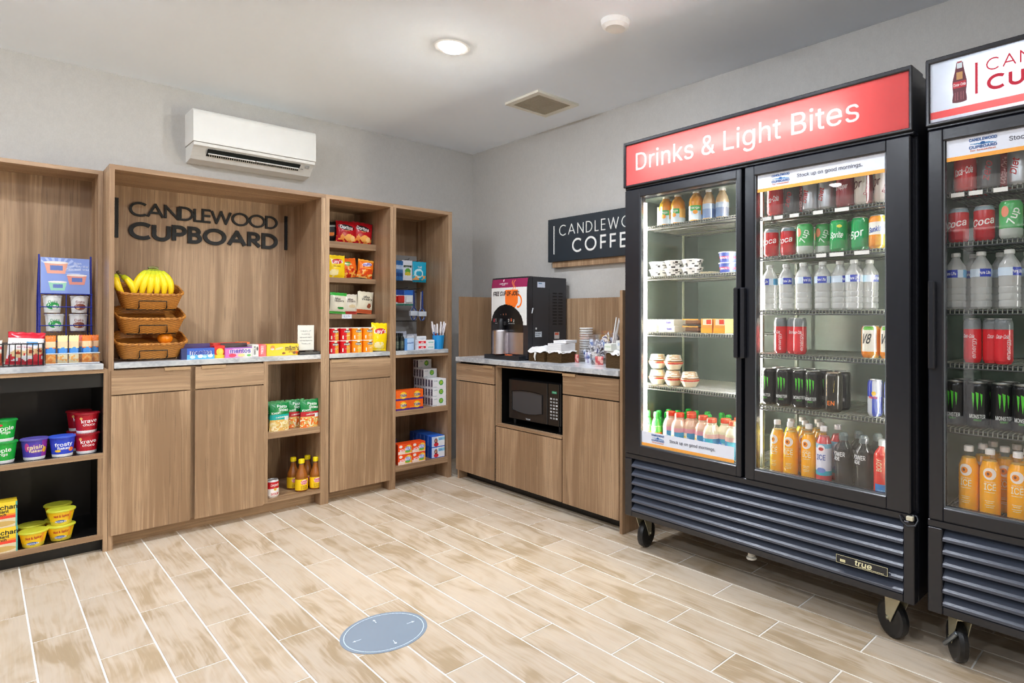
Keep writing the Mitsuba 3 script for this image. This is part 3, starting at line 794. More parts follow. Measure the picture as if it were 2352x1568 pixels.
caster(c2, .085, .060, F2, 35, True); caster(c2, .65, .075, F2, 0); caster(c2, .085, .50, F2, 0); caster(c2, .65, .50, F2, 0)

# ================================================================ product builders (front faces -y, stands on z = 0)
def paint(base, *ops):
    """Colour function of (x, z) built from printed areas: (mask, colour) laid over the base in turn."""
    def f(x, z):
        c = np.broadcast_to(lin(base), (len(x), 3)).copy()
        for m, col in ops:
            c[m(x, z)] = lin(col)
        return c
    return f
def ell(cx, cz, rx, rz):
    return lambda x, z: ((x - cx) / rx) ** 2 + ((z - cz) / rz) ** 2 < 1
def band(z0, z1):
    return lambda x, z: (z >= z0) & (z < z1)
def rect(x0, x1, z0, z1):
    return lambda x, z: (x >= x0) & (x < x1) & (z >= z0) & (z < z1)
def specks(f, lo, seed, zmax=9, zmin=-9):
    return lambda x, z: (meshkit.noise(np.stack([x * f, z * f, x * 0], -1), seed) > lo) & (z < zmax) & (z > zmin)

def bag(w, h, d, col, *texts, blobs=(), seed=1, foot=False):
    """A filled pillow pack with flat crimped ends."""
    def P(x, z):
        t = np.clip((z / h - .05) / .90, 0, 1)
        e = np.sin(PI * t) ** .55 if not foot else np.where(t < .5, np.sin(PI * np.clip(t, .06, .5)) ** .35, np.sin(PI * t) ** .7)
        p = d / 2 * np.clip(1 - np.abs(2 * x / w) ** 2.6, 0, 1) ** .6 * e
        wr = meshkit.noise(np.stack([x * 34, z * 26, x * 0 + seed], -1), seed) - .5
        return p + .07 * d * wr * e + .0008
    mb = MB()
    def fr(sg):
        def g(u, v):
            z = h * v
            ww = w * (1 - .035 * np.sin(PI * v) ** .5 * (d / .04))
            x = (u - .5) * ww
            return x, sg * P(x, z), z + .0018 * np.sin(u * 23 + seed) * (v > .95)
        return g
    mb.sheet(fr(-1), 22, 28, lambda u, v: col((u - .5) * w, v * h))
    mb.sheet(fr(1), 8, 10, lambda u, v: col((u - .5) * w, v * h), flip=True)
    S = lambda x, z, dd: np.stack([x, -P(x, z) - dd - .0006, z], 1)
    pr = MB()
    for b in blobs:
        blob(pr, *b[:5], S, 14, *b[5:])
    for t in texts:
        decal(pr, t[0], t[1], t[2], t[3], t[4], S, *(t[5:6] or (False,)), **(t[6] if len(t) > 6 else {}))
    out = [('pouch', mb, 'vc_gloss')]
    if texts or blobs:
        out.append(('lettering', pr, 'vc_semi'))
    return out

def carton(w, h, d, c, front=(), texts=(), side=None, top=None, blobs=(), left=()):
    """A cardboard box; front: (x0, x1, z0, z1, colour) panels of print, texts as in bag."""
    mb = MB().cbox(-w / 2, w / 2, -d / 2, d / 2, 0, h, .0012, c)
    S = plane_map(-d / 2)
    pr = MB()
    for i, q in enumerate(front):
        patch(pr, *q[:5], S, 1, lift=.0002 + .00004 * i)
    for b in blobs:
        blob(pr, *b[:5], S, 18, *b[5:], lift=.0005)
    for t in texts:
        decal(pr, t[0], t[1], t[2], t[3], t[4], S, *(t[5:6] or (False,)), **{'lift': .0006, **(t[6] if len(t) > 6 else {})})
    if side:
        pr.raw([[-w / 2 - .0004, d / 2 - .001, .001], [-w / 2 - .0004, -d / 2 + .001, .001], [-w / 2 - .0004, -d / 2 + .001, h - .001], [-w / 2 - .0004, d / 2 - .001, h - .001]], [[0, 1, 2, 3]], side)
    for y0, y1, z0, z1, col in left:
        pr.raw([[-w / 2 - .0006, y1, z0], [-w / 2 - .0006, y0, z0], [-w / 2 - .0006, y0, z1], [-w / 2 - .0006, y1, z1]], [[0, 1, 2, 3]], col)
    if top:
        pr.raw([[-w / 2, -d / 2, h + .0004], [w / 2, -d / 2, h + .0004], [w / 2, d / 2, h + .0004], [-w / 2, d / 2, h + .0004]], [[0, 1, 2, 3]], top)
    return [('carton', mb, 'vc_semi')] + ([('printing', pr, 'vc_semi')] if pr.n else [])

def drum(r0, r1, h, col, lid, lid_r, texts=(), blobs=(), lid_h=.006, dome=None, n=24, body='vc_semi', step=None):
    """A tapered cup or bowl with a rim and lid; col a colour or fn(theta, z)."""
    mb = MB().lathe([(0, 0), (r0 * .96, 0), (r0, .003), (r1, h)], n, col, step=step)
    lm = MB().lathe([(r1 - .001, h - .002), (lid_r, h - .002), (lid_r, h + lid_h * .5), (lid_r - .003, h + lid_h), (0, h + lid_h * .8)] if dome is None else dome, n, lid)
    R = (r0 + r1) / 2
    S = cyl_map(R, lambda z: r0 + (r1 - r0) * z / h)
    pr = MB()
    for b in blobs:
        blob(pr, *b[:5], S, 14, *b[5:])
    for t in texts:
        decal(pr, t[0], t[1], t[2], t[3], t[4], S, *(t[5:6] or (False,)), **(t[6] if len(t) > 6 else {}))
    return [('cup', mb, body), ('lid', lm, 'vc_semi')] + ([('lettering', pr, 'vc_semi')] if pr.n else [])

def can(r, h, col, draw=None, lidc='#c9ccd0', mat='vc_gloss', n=24, step=None):
    prof = [(r * .80, 0), (r * .82, .002), (r * .93, .007), (r, .013), (r, h - .016), (r * .93, h - .008), (r * .84, h - .003)]
    mb = MB().lathe(prof, n, col, step=step)
    ld = MB().lathe([(r * .84, h - .003), (r * .86, h - .001), (r * .84, h), (r * .78, h - .001), (r * .76, h - .005), (0, h - .005)], n, lidc)
    ld.lathe([(0, 0), (r * .80, 0)], n, lidc)
    tab = MB().cbox(-.008, .008, -.012, .006, h - .005, h - .003, .0008, lidc)
    out = [('can_body', mb, mat), ('lid', ld, 'vc_metal'), ('pull_tab', tab, 'vc_metal')]
    if draw:
        pr = MB()
        draw(pr, cyl_map(r))
        out.append(('lettering', pr, 'vc_semi'))
    return out

def bottle(prof, col, cap, capc, mat='vc_gloss', label=None, draw=None, R=None, n=20, step=None, label_col=None, neck=None):
    """prof: bottle wall; cap: profile of the cap; label: (z0, z1, r, colour or fn)."""
    out = [('bottle', MB().lathe([(0, 0)] + prof, n, col, step=step), mat), ('cap', MB().lathe(cap, 16, capc), 'vc_semi')]
    if neck:
        out.append(('neck', MB().lathe(neck, n, '#e8ecee'), 'clear'))
    if label:
        z0, z1, r, c = label
        out.append(('wrapper', MB().lathe([(r - .0006, z0), (r, z0), (r, z1), (r - .0006, z1)], n, c, step=.006 if callable(c) else None), 'vc_semi'))
    if draw:
        pr = MB()
        draw(pr, cyl_map(R or label[2]))
        out.append(('lettering', pr, 'vc_semi'))
    return out

def capof(r, z0, h):
    return [(r, z0), (r, z0 + h * .85), (r * .9, z0 + h), (0, z0 + h)]

# ================================================================ U1 worktop: wire rack, packets, wire basket
k = thing('display_rack', 'blue wire countertop rack with a picture card on top, beside the hutch side', 'display rack')
w = MB(); BLU = '#1c2a8c'
for x in (-2.594, -2.500, -2.404):
    w.tube([(x, -.245, .925), (x, -.235, 1.25)], .0022, 5, BLU)
for x in (-2.596, -2.402):
    w.tube([(x, -.255, .916), (x, -.205, 1.10), (x, -.17, 1.452)], .0040, 6, BLU); w.tube([(x, -.06, .916), (x, -.06, 1.25), (x, -.17, 1.44)], .003, 5, BLU)
for z, y0 in ((.990, -.25), (1.068, -.245), (1.160, -.24), (1.255, -.235)):
    w.tube([(-2.597, y0, z + (.03 if z < 1.2 else 0)), (-2.401, y0, z + (.03 if z < 1.2 else 0))], .0026, 5, BLU)
    for x in np.linspace(-2.596, -2.402, 9):
        w.tube([(x, y0, z - .004), (x, -.06, z - .004)], .0014, 4, BLU)
part(k, 'wire_frame', w, 'vc_semi')
cm = T().translate([-2.4995, -.205, 1.256]).rotate([1, 0, 0], -8)
part(k, 'picture_card', MB().cbox(-.092, .092, -.002, .002, 0, .184, .0005, '#7d92cf'), 'vc_semi', cm, label='printed picture card showing cereal cups')
p = MB(); S = plane_map(-.0021)
for i in range(9):
    a = math.radians(18 * i - 10)
    p.raw(S(np.array([-.03, -.03 + .085 * math.cos(a) , -.03 + .085 * math.cos(a + .14)]).clip(-.09, .09), np.array([.11, .11 + .085 * math.sin(a), .11 + .085 * math.sin(a + .14)]).clip(.003, .182), np.full(3, .0001)), [[0, 1, 2]], '#a9b9e4')
for cx, cz, s, c in ((-.035, .13, 1.1, '#d99a86'), (.042, .072, .95, '#d68a7c'), (-.03, .038, .85, '#8fc6ae')):
    p.raw(S(np.array([-.030, .030, .040, -.040]) * s + cx, np.array([-.025, -.025, .025, .025]) * s + cz, np.full(4, .0003)), [[0, 1, 2, 3]], c)
    blob(p, cx, cz + .026 * s, .042 * s, .006 * s, '#e8ddd6', S, lift=.0005); patch(p, cx - .02 * s, cx + .022 * s, cz - .01 * s, cz + .012 * s, '#5b6fb0', S, 1, lift=.0006)
for i, t in enumerate(('Start', 'your day the', 'delicious way')):
    decal(p, t, .010, .045, .158 - .015 * i, '#f2f4fb', S, lift=.0006)
part(k, 'printing', p, 'vc_semi', cm)
gcup = drum(.030, .035, .080, '#e6e9e6', '#d7dada', .037, [('Oats', .012, 0, .055, '#2d7a4a')], [(0, .035, .026, .018, '#2c9a4b'), (.006, .028, .010, .012, '#e9f0e6')])
bcup = drum(.030, .035, .080, '#e9e7e4', '#d9d7d4', .037, [('Oats', .012, 0, .055, '#7a2d2d')], [(0, .03, .024, .016, '#8a4a3a'), (-.008, .026, .008, .008, '#d7b48a')])
for pr_, x, z, lab in ((gcup, -2.548, 1.161, 'green and white cereal cup on the upper left tier of the wire rack'), (bcup, -2.447, 1.161, 'brown and white cereal cup on the upper right tier of the wire rack'),
                       (gcup, -2.540, 1.069, 'green and white cereal cup on the lower left tier of the wire rack'), (bcup, -2.451, 1.069, 'brown and white cereal cup on the lower right tier of the wire rack')):
    place(pr_, 'cereal_cup', lab, 'cereal cup', at(x, -.195, z), 'cereal cups in the wire rack')
k = thing('snack_tray', 'clear grey plastic tray holding small orange snack packets under the wire rack', 'tray')
part(k, 'tray', MB().box(-2.584, -2.391, -.425, -.421, .9142, .966, '#b3bac2').box(-2.584, -2.391, -.275, -.271, .9142, .985, '#b3bac2').box(-2.584, -2.580, -.421, -.275, .9142, .966, '#b3bac2').box(-2.395, -2.391, -.421, -.275, .9142, .966, '#b3bac2').box(-2.58, -2.395, -.421, -.275, .9142, .918, '#b3bac2'), 'clear')
part(k, 'lip', MB().tube([(-2.584, -.426, .966), (-2.391, -.426, .966)], .003, 5, '#c7cdd3').tube([(-2.584, -.426, .918), (-2.391, -.426, .918)], .003, 5, '#c7cdd3'), 'vc_gloss')
def packet(c1, c2, seed):
    return bag(.036, .132, .013, paint(c1, (band(.072, .10), '#f0c9a0'), (band(.045, .068), '#2c5fb0'), (ell(0, .056, .016, .016), '#4c8fd6'), (band(0, .040), c2), (specks(150, .6, seed, .04), '#f6b45a')), seed=seed)
orangep, yellowp, pinkp = packet('#e8762c', '#f08a1c', 3), packet('#f0dca0', '#f2e6bc', 4), packet('#ea7058', '#f0902c', 5)
for pr_, x, y, lab in ((orangep, -2.566, -.40, 'orange snack packet at the left end of the clear tray'), (yellowp, -2.524, -.40, 'pale yellow snack packet second from left in the clear tray'),
                       (yellowp, -2.484, -.40, 'pale yellow snack packet third from left in the clear tray'), (pinkp, -2.458, -.37, 'pinkish orange snack packet tucked behind others in the clear tray'),
                       (orangep, -2.436, -.40, 'orange snack packet second from right in the clear tray'), (orangep, -2.4085, -.375, 'orange snack packet at the right end of the clear tray')):
    place(pr_, 'snack_packet', lab, 'snack packet', at(x, y, .920, rng.uniform(-6, 6)), 'small snack packets in the tray')
k = thing('wire_basket', 'black wire basket holding bags of cookies at the left edge of the worktop', 'basket')
w = MB()
for z in (.918, 1.018):
    w.tube([(-2.93, -.46, z), (-2.592, -.46, z), (-2.592, -.28, z), (-2.93, -.28, z)], .0026, 6, '#15161a', closed=True)
for x in np.linspace(-2.93, -2.592, 19):
    w.tube([(x, -.46, .918), (x, -.46, 1.018)], .0017, 5, '#15161a'); w.tube([(x, -.28, .918), (x, -.28, 1.018)], .0017, 4, '#15161a'); w.tube([(x, -.46, .9165), (x, -.28, .9165)], .0014, 4, '#15161a')
for y in np.linspace(-.46, -.28, 7):
    w.tube([(-2.592, y, .918), (-2.592, y, 1.018)], .0017, 5, '#15161a')
part(k, 'wire_frame', w, 'vc_semi')
cookie = bag(.125, .150, .05, paint('#e9e8ea', (band(.118, .16), '#c3182e'), (band(0, .016), '#b51d2d'), (specks(60, .66, 8, .05, .016), '#c2323a'), (ell(-.03, .05, .022, .019), '#d9b98c'), (ell(.014, .058, .021, .018), '#dcbc90'), (ell(.046, .062, .015, .017), '#cfa878'),
             (ell(-.028, .052, .010, .008), '#9c3a2a'), (ell(.015, .06, .009, .008), '#a0402c'), (ell(.046, .063, .007, .007), '#9c3a2a'), (rect(.0, .035, .09, .104), '#5f93c4')), ('cookies', .011, -.02, .098, '#5a3a44'), ('SOFT BAKED', .006, -.005, .082, '#c2485a'), seed=6)
place(cookie, 'snack_bag', 'white and red cookie bag with a red top in the black wire basket', 'snack bag', at(-2.655, -.385, .9195, 0, 1.0, 4))
brownb = bag(.12, .115, .05, paint('#d9d2c6', (band(0, .055), '#a34a36'), (specks(70, .62, 9, .055), '#d0946a'), (band(.07, .084), '#c9505a')), seed=9)
place(brownb, 'snack_bag', 'brown and cream cookie bag at the far left of the black wire basket', 'snack bag', at(-2.785, -.385, .9195))

# U1 shelves: cereal cups, noodle boxes and bowls
def ccup(c, lidc, t1, t2, tc, extra=(), lo=None):
    f = (lambda th, z: np.where((z < .012)[:, None], lin('#e8e8ea'), np.where((th > .35)[:, None] & (lo is not None), lin(lo or c), lin(c))))
    return drum(.037, .046, .092, f, lidc, .0505, [(t1, .017, 0, .060, tc, True, {'rot': 4}), (t2, .012, 0, .042, tc, True)], extra, step=.012)
greenc = ccup('#16a136', '#1f8f3c', 'apple', 'rings', '#f2f4ee', [(-.018, .075, .010, .006, '#c4383c')])
purpc = ccup('#4a3aa8', '#5a50a0', 'raisin', 'flakes', '#e9d8b0', [(.034, .045, .010, .013, '#f0b52c'), (-.030, .06, .009, .02, '#b53a8c'), (0, .052, .026, .022, '#6a3f9c')], '#8c2f96')
bluec = ccup('#2440c0', '#3856c4', 'frosty', 'flakes', '#f0f3fb', [(.030, .034, .012, .010, '#e8763c'), (-.022, .030, .012, .006, '#f0c23c')])
redc = ccup('#a80f22', '#8e1420', 'krave', 'choco', '#f4eded', [(-.030, .072, .006, .007, '#d9a860')])
CUPS = [(greenc, -2.722, -.405, 0, 'lower green cereal cup of the pair at the left end of the black shelf'), (greenc, -2.724, -.403, 1, 'upper green cereal cup of the pair at the left end of the black shelf'),
        (purpc, -2.619, -.408, 0, 'purple cereal cup between the green and blue cups on the black shelf'), (bluec, -2.524, -.420, 0, 'bright blue cereal cup beside the red cups on the black shelf'),
        (redc, -2.4365, -.410, 0, 'front lower dark red cereal cup at the right end of the black shelf'), (redc, -2.4365, -.409, 1, 'front upper dark red cereal cup at the right end of the black shelf'),
        (redc, -2.452, -.295, 0, 'rear lower dark red cereal cup behind the front stack'), (redc, -2.455, -.294, 1, 'rear upper dark red cereal cup behind the front stack')]
for pr_, x, y, n, lab in CUPS:
    place(pr_, 'cereal_cup', lab, 'cereal cup', at(x, y, .4802 + n * .0982, rng.uniform(-5, 12)), 'cereal cups on the black shelf')
noodle_box = carton(.150, .112, .09, '#e9c62e', [(-.075, .075, .074, .112, '#f0cc34'), (-.075, .075, .040, .052, '#e2442e'), (-.075, .075, .052, .060, '#f08a2c'), (-.075, .075, 0, .040, '#d9c9a6'), (.069, .075, 0, .112, '#5aa59a')],
                    [('Maruchan', .018, .018, .090, '#1f1a18', True), ('Instant', .012, .02, .072, '#1f1a18', True), ('Lunch', .010, .02, .058, '#1f1a18', True)], blobs=[(.02, .018, .05, .012, '#c9a860'), (-.03, .022, .03, .012, '#e0c890')])
place(noodle_box, 'noodle_box', 'lower yellow boxed noodle soup at the left edge of the bottom black shelf', 'box', at(-2.749, -.425, .0862)); place(noodle_box, 'noodle_box', 'upper yellow boxed noodle soup stacked at the left edge of the bottom shelf', 'box', at(-2.751, -.425, .1988))
bowlp = drum(.036, .0485, .066, lambda th, z: np.where((z < .006)[:, None], lin('#d9c23c'), np.where((np.abs(th - .5) < .22)[:, None], lin('#f0a02c'), lin('#f2c51c'))), '#c6c83a', .0530,
             [('Hot & Spicy', .011, -.004, .045, '#b5342c', True, {'rot': 3, 'wide': .052}), ('NOODLES', .007, -.006, .018, '#f2f2f0', True)], [(-.008, .019, .021, .007, '#2d4f9c')], step=.02)
for x, y, n, lab in ((-2.622, -.437, 0, 'single yellow noodle bowl in front on the bottom black shelf'), (-2.624, -.320, 0, 'yellow noodle bowl behind the single one on the bottom black shelf'), (-2.527, -.417, 0, 'lower yellow noodle bowl of the front right stack on the bottom shelf'),
                     (-2.526, -.415, 1, 'upper yellow noodle bowl of the front right stack on the bottom shelf'), (-2.529, -.300, 0, 'lower yellow noodle bowl of the rear right stack on the bottom shelf'), (-2.530, -.300, 1, 'upper yellow noodle bowl of the rear right stack on the bottom shelf')):
    place(bowlp, 'noodle_bowl', lab, 'noodle bowl', at(x, y, .0862 + n * .0722, rng.uniform(-8, 20), 1.06 if n < 0 else 1.0), 'yellow noodle bowls')

# ================================================================ U2 worktop
def basket_mesh(wt, dt, wb, db, h):
    """A woven tray: rounded-rectangle walls with stakes and weft relief, a braided rim and a raised floor."""
    def ring(wd, dp, r, n=112):
        t = np.arange(n) * 2 * PI / n
        x, y = np.cos(t), np.sin(t)
        e = 5.0
        k = (np.abs(x) ** e + np.abs(y) ** e) ** (-1 / e)
        return np.stack([x * k * (wd / 2 + r), y * k * (dp / 2 + r)], 1)
    mb = MB(); n, m = 112, 15
    rows = []
    for i in range(m):
        v = i / (m - 1)
        rel = .0016 * np.sin(np.arange(n) * PI / 2 + (i % 2) * PI)
        q = ring(wb + (wt - wb) * v, db + (dt - db) * v, 0)
        nrm = q / np.linalg.norm(q, axis=1, keepdims=True)
        rows.append(np.hstack([q + nrm * (rel + .0015 * (i % 2))[:, None], np.full((n, 1), h * v)]))
    V = np.concatenate(rows)
    a = np.array([[i * n + j, i * n + (j + 1) % n, (i + 1) * n + (j + 1) % n, (i + 1) * n + j] for i in range(m - 1) for j in range(n)])
    uv = np.stack([np.tile(np.arange(n) * .02, m), np.repeat(np.arange(m) * .02, n)], 1)
    mb.raw(V, a, uv=uv)
    W = V.copy(); W[:, :2] *= .955
    mb.raw(W, a[:, ::-1], uv=uv)
    q = ring(wb + (wt - wb) * .65, db + (dt - db) * .65, -.004)
    fl = np.vstack([np.hstack([q, np.full((n, 1), h * .62)]), [[0, 0, h * .62]]])
    mb.raw(fl, [[j, (j + 1) % n, n] for j in range(n)], uv=fl[:, :2] * .5)
    rim = MB()
    for ph in (0, PI):
        q = ring(wt, dt, 0)
        t = np.arange(n) * 2 * PI * 20 / n + ph
        rim.tube(np.hstack([q * (1 + .012 * np.cos(t))[:, None], (h + .0035 * np.sin(t))[:, None]]), .0048, 6, closed=True)
    return [('woven_tray', mb, 'wicker'), ('braided_rim', rim, 'wicker')]
tray3 = basket_mesh(.272, .235, .225, .185, .088)
BX, BY = -2.184, [-.325, -.315, -.305]
BZ = [.948, 1.078, 1.203]
TILT = 16.0
for i, lab in enumerate(('bottom woven wicker tray of the tiered stand holding one orange', 'empty middle woven wicker tray of the tiered stand', 'top woven wicker tray of the tiered stand full of bananas')):
    place(tray3, 'wicker_basket', lab, 'basket', T().translate([BX, BY[i], BZ[i]]).rotate([1, 0, 0], TILT).scale([[1.10, 1.05, 1.0][i], 1, 1]))
k = thing('basket_stand', 'thin black wire stand carrying three stacked wicker trays', 'stand')
w = MB()
for i in range(3):
    y, z = BY[i] - .104, BZ[i] - .020
    w.tube([(BX - .055, y + .02, z), (BX - .055, y - .012, z + .006), (BX - .055, y - .014, z + .040), (BX + .060, y - .014, z + .040), (BX + .060, y - .012, z + .006), (BX + .060, y + .02, z)], .0028, 6, '#17120f')
    w.tube([(BX - .10, BY[i] - .09, z - .004), (BX + .10, BY[i] - .09, z - .004), (BX + .10, BY[i] + .14, z + .048), (BX - .10, BY[i] + .14, z + .048)], .0028, 5, '#17120f', closed=True)
for x in (-.10, .10):
    w.tube([(BX + x, -.165, .9165), (BX + x, -.150, 1.19)], .0032, 6, '#17120f')
part(k, 'wire_frame', w, 'vc_semi')
def banana(mb, x0, y0, z0, x1, y1, z1, bulge, r=.0175):
    t = np.linspace(0, 1, 13)
    p = np.stack([x0 + (x1 - x0) * t, y0 + (y1 - y0) * t, z0 + (z1 - z0) * t], 1) + np.outer(np.sin(PI * t) ** .8, bulge)
    rr = r * np.clip(np.sin(PI * (t * .86 + .10)) ** .55, .25, 1) * np.where(t < .16, .42, 1)
    n0 = mb.n
    mb.tube(p, rr, 8, '#f2d21a')
    c = np.broadcast_to(lin('#f0cf1c'), (mb.n - n0, 3)).copy()
    tt = np.concatenate([np.repeat(t, 8), [0, 1]])
    c[tt < .30] = lin('#c9cc2c'); c[tt < .14] = lin('#9fae3a'); c[tt > .97] = lin('#3c3020')
    mb.C[-1] = c
    return mb
k = thing('banana_bunch', 'large bunch of six yellow bananas in the top wicker tray', 'bananas')
for i in range(6):
    f = i / 5
    part(k, 'banana', banana(MB(), -2.180 + .030 * f, -.322, 1.392, -2.252 + .150 * f, -.375 + .02 * abs(f - .5), 1.246, np.array([(-.018 + .038 * f), -.030, .012])), 'vc_semi')
part(k, 'crown', MB().tube([(-2.186, -.320, 1.398), (-2.165, -.318, 1.404), (-2.144, -.320, 1.398)], .0085, 7, '#6f6a3c'), 'vc_semi')
k = thing('banana_bunch', 'small spotted pair of bananas at the left of the top wicker tray', 'bananas')
part(k, 'banana', banana(MB(), -2.318, -.335, 1.360, -2.292, -.385, 1.243, np.array([-.020, -.030, .012]), .0165), 'vc_semi'); part(k, 'banana', banana(MB(), -2.309, -.332, 1.358, -2.252, -.37, 1.245, np.array([.012, -.026, .012]), .0165), 'vc_semi')
part(k, 'crown', MB().tube([(-2.316, -.331, 1.366), (-2.306, -.330, 1.372)], .008, 7, '#4a3a20'), 'vc_semi')
og = MB().lathe([(.033 * math.sin(t), .033 - .032 * math.cos(t)) for t in np.linspace(.02, PI - .12, 14)] + [(.004, .0635), (0, .062)], 22, '#f08a12')
k = thing('orange', 'single orange lying in the bottom wicker tray', 'orange')
part(k, 'peel', og, 'vc_semi', at(-2.120, -.360, .9945)); part(k, 'stem_end', MB().lathe([(.0035, .0625), (.0025, .0645), (0, .0645)], 8, '#5c6a2a'), 'vc_semi', at(-2.120, -.360, .9945))

def tray_box(w, h, d, c, lid, **kw):
    """A candy display box with its lid folded up behind."""
    b = carton(w, h, d, c, **kw)
    b.append(('lid', MB().box(-w / 2, w / 2, d / 2 - .002, d / 2, h - .002, h + .022, lid).box(-w / 2 + .003, w / 2 - .003, -d / 2 + .01, d / 2 - .004, h, h + .0006, lid), 'vc_semi'))
    return b
M1 = tray_box(.150, .058, .10, '#2458b8', '#46306a', front=[(-.075, -.05, 0, .058, '#1a2a62'), (-.05, .075, .0, .024, '#4fa8dc')], texts=[('mentos', .026, .012, .036, '#f4f6fb', True, {'wide': .098}), ('mentos', .0235, .012, .036, '#2c3f92', True, {'wide': .091, 'lift': .0013})],
              blobs=[(-.025, .012, .012, .009, '#cfeaf6'), (.01, .015, .012, .010, '#dff2fa'), (.03, .012, .010, .007, '#b5e0f2'), (.055, .016, .012, .010, '#e6f6fc')], side='#16224e')
M2 = tray_box(.131, .056, .10, '#e9a8d0', '#3c2a30', front=[(-.0655, -.03, 0, .056, '#d46ab8'), (.02, .0655, 0, .056, '#f0dcd0'), (-.0655, .0655, .050, .056, '#8c4ab0')], texts=[('mentos', .025, .008, .037, '#f8f4fa', True, {'wide': .108}), ('mentos', .0225, .008, .037, '#4a3aa0', True, {'wide': .100, 'lift': .0013})],
              blobs=[(-.03, .012, .018, .010, '#d83a5a'), (.012, .012, .018, .009, '#f0d08c'), (.05, .010, .010, .006, '#5cae5c')], side='#a858a8')
M3 = carton(.050, .068, .09, '#d8201c', [(-.025, .025, 0, .018, '#f0d02c')], blobs=[(.002, .034, .018, .020, '#f0c62c'), (.005, .036, .009, .012, '#f6e06a')])
M4 = carton(.034, .069, .09, '#d9d6d0', [(-.013, .004, .008, .062, '#e6e4e0')], [('SNICK', .010, -.003, .036, '#26211f', True, {'rot': 90, 'wide': .050})], blobs=[(.010, .045, .004, .012, '#3a3634')])
M5 = carton(.038, .068, .09, '#e8555c', [(-.006, .019, 0, .068, '#e66a6e')], [('TWIST', .012, -.002, .036, '#f6e9ea', True, {'rot': 90, 'wide': .048})])
M6 = carton(.172, .067, .10, '#f4c60c', [], [('m&m\'s', .026, .050, .042, '#4a2f1c', True, {'wide': .075}), ('peanut', .008, .05, .022, '#8c5a1c')],
            blobs=[(-.055, .048, .012, .012, '#f08a2c'), (-.056, .040, .009, .007, '#d9dfe6'), (-.02, .042, .022, .007, '#d9c88c', 15), (.004, .013, .009, .006, '#8c4a1c'), (.062, .014, .010, .008, '#7a4a20'), (.075, .016, .009, .009, '#e86a1c')], side='#d9ae10')
for pr_, x, y, lab in ((M1, -1.990, -.395, 'blue mint candy box standing open next to the wicker trays'), (M3, -1.888, -.385, 'red and yellow candy box between the blue and pink mint boxes'), (M2, -1.7995, -.395, 'pink and white fruit candy box on the hutch worktop'),
                       (M4, -1.7155, -.395, 'slim white candy bar box with dark vertical lettering'), (M5, -1.679, -.395, 'slim pinkish red candy box beside the yellow one'), (M6, -1.573, -.395, 'wide bright yellow chocolate candy box on the hutch worktop')):
    place(pr_, 'candy_box', lab, 'candy box', at(x, y, .9142))
B1 = carton(.085, .070, .08, '#e9d8c8', [(-.0425, .0, .03, .07, '#f0b060')]); B2 = carton(.12, .078, .08, '#d0342a', [(.02, .05, .03, .07, '#f0d22c')]); B3 = carton(.055, .080, .08, '#e8703a', [(-.0275, .0275, .05, .065, '#5a3a8c')])
for pr_, x, y, lab in ((B1, -1.955, -.285, 'cream and orange candy box behind the blue mint box'), (B2, -1.835, -.285, 'red candy box behind the pink mint box'), (B3, -1.740, -.285, 'orange and purple candy box in the second row behind the pink box')):
    place(pr_, 'candy_box', lab, 'candy box', at(x, y, .9142))
k = thing('sign_holder', 'clear stand with a white price list at the right end of the hutch worktop', 'sign holder')
SM = at(-1.442, -.43, .9375, -6)
part(k, 'card', MB().box(-.045, .045, -.001, .001, .003, .153, '#ecece4'), 'vc_matte', SM)
p = MB()
for i, (t, wd) in enumerate((('SMILE', .058), ('PLEASE', .045), ('Help yourself to snacks', .066), ('and charge to your room', .066), ('Thank you', .05))):
    decal(p, t, .0075, 0, .118 - .019 * i, '#8c8f92', plane_map(-.0012), wide=wd)
part(k, 'lettering', p, 'vc_matte', SM)
part(k, 'acrylic', MB().box(-.048, .048, -.004, -.002, 0, .157, '#e6eaec').box(-.048, .05, -.03, .05, -.0005, .0015, '#e6eaec'), 'clear', SM)
k = thing('black_tray', 'low black tray under the sign holder on the hutch worktop', 'tray')
part(k, 'base', MB().cbox(-1.492, -1.378, -.478, -.34, .9142, .921, .001, '#16171b'), 'vc_semi')
part(k, 'rim', MB().box(-1.492, -1.378, -.478, -.474, .921, .932, '#16171b').box(-1.382, -1.378, -.474, -.34, .921, .932, '#16171b').box(-1.492, -1.488, -.474, -.34, .921, .932, '#16171b').box(-1.488, -1.382, -.344, -.34, .921, .932, '#16171b'), 'vc_semi')
k = thing('grey_card', 'plain grey card leaning against the hutch side behind the sign holder', 'card')
part(k, 'sheet', MB().box(-1.428, -1.384, -.386, -.383, .922, 1.082, '#a9a294'), 'vc_matte')

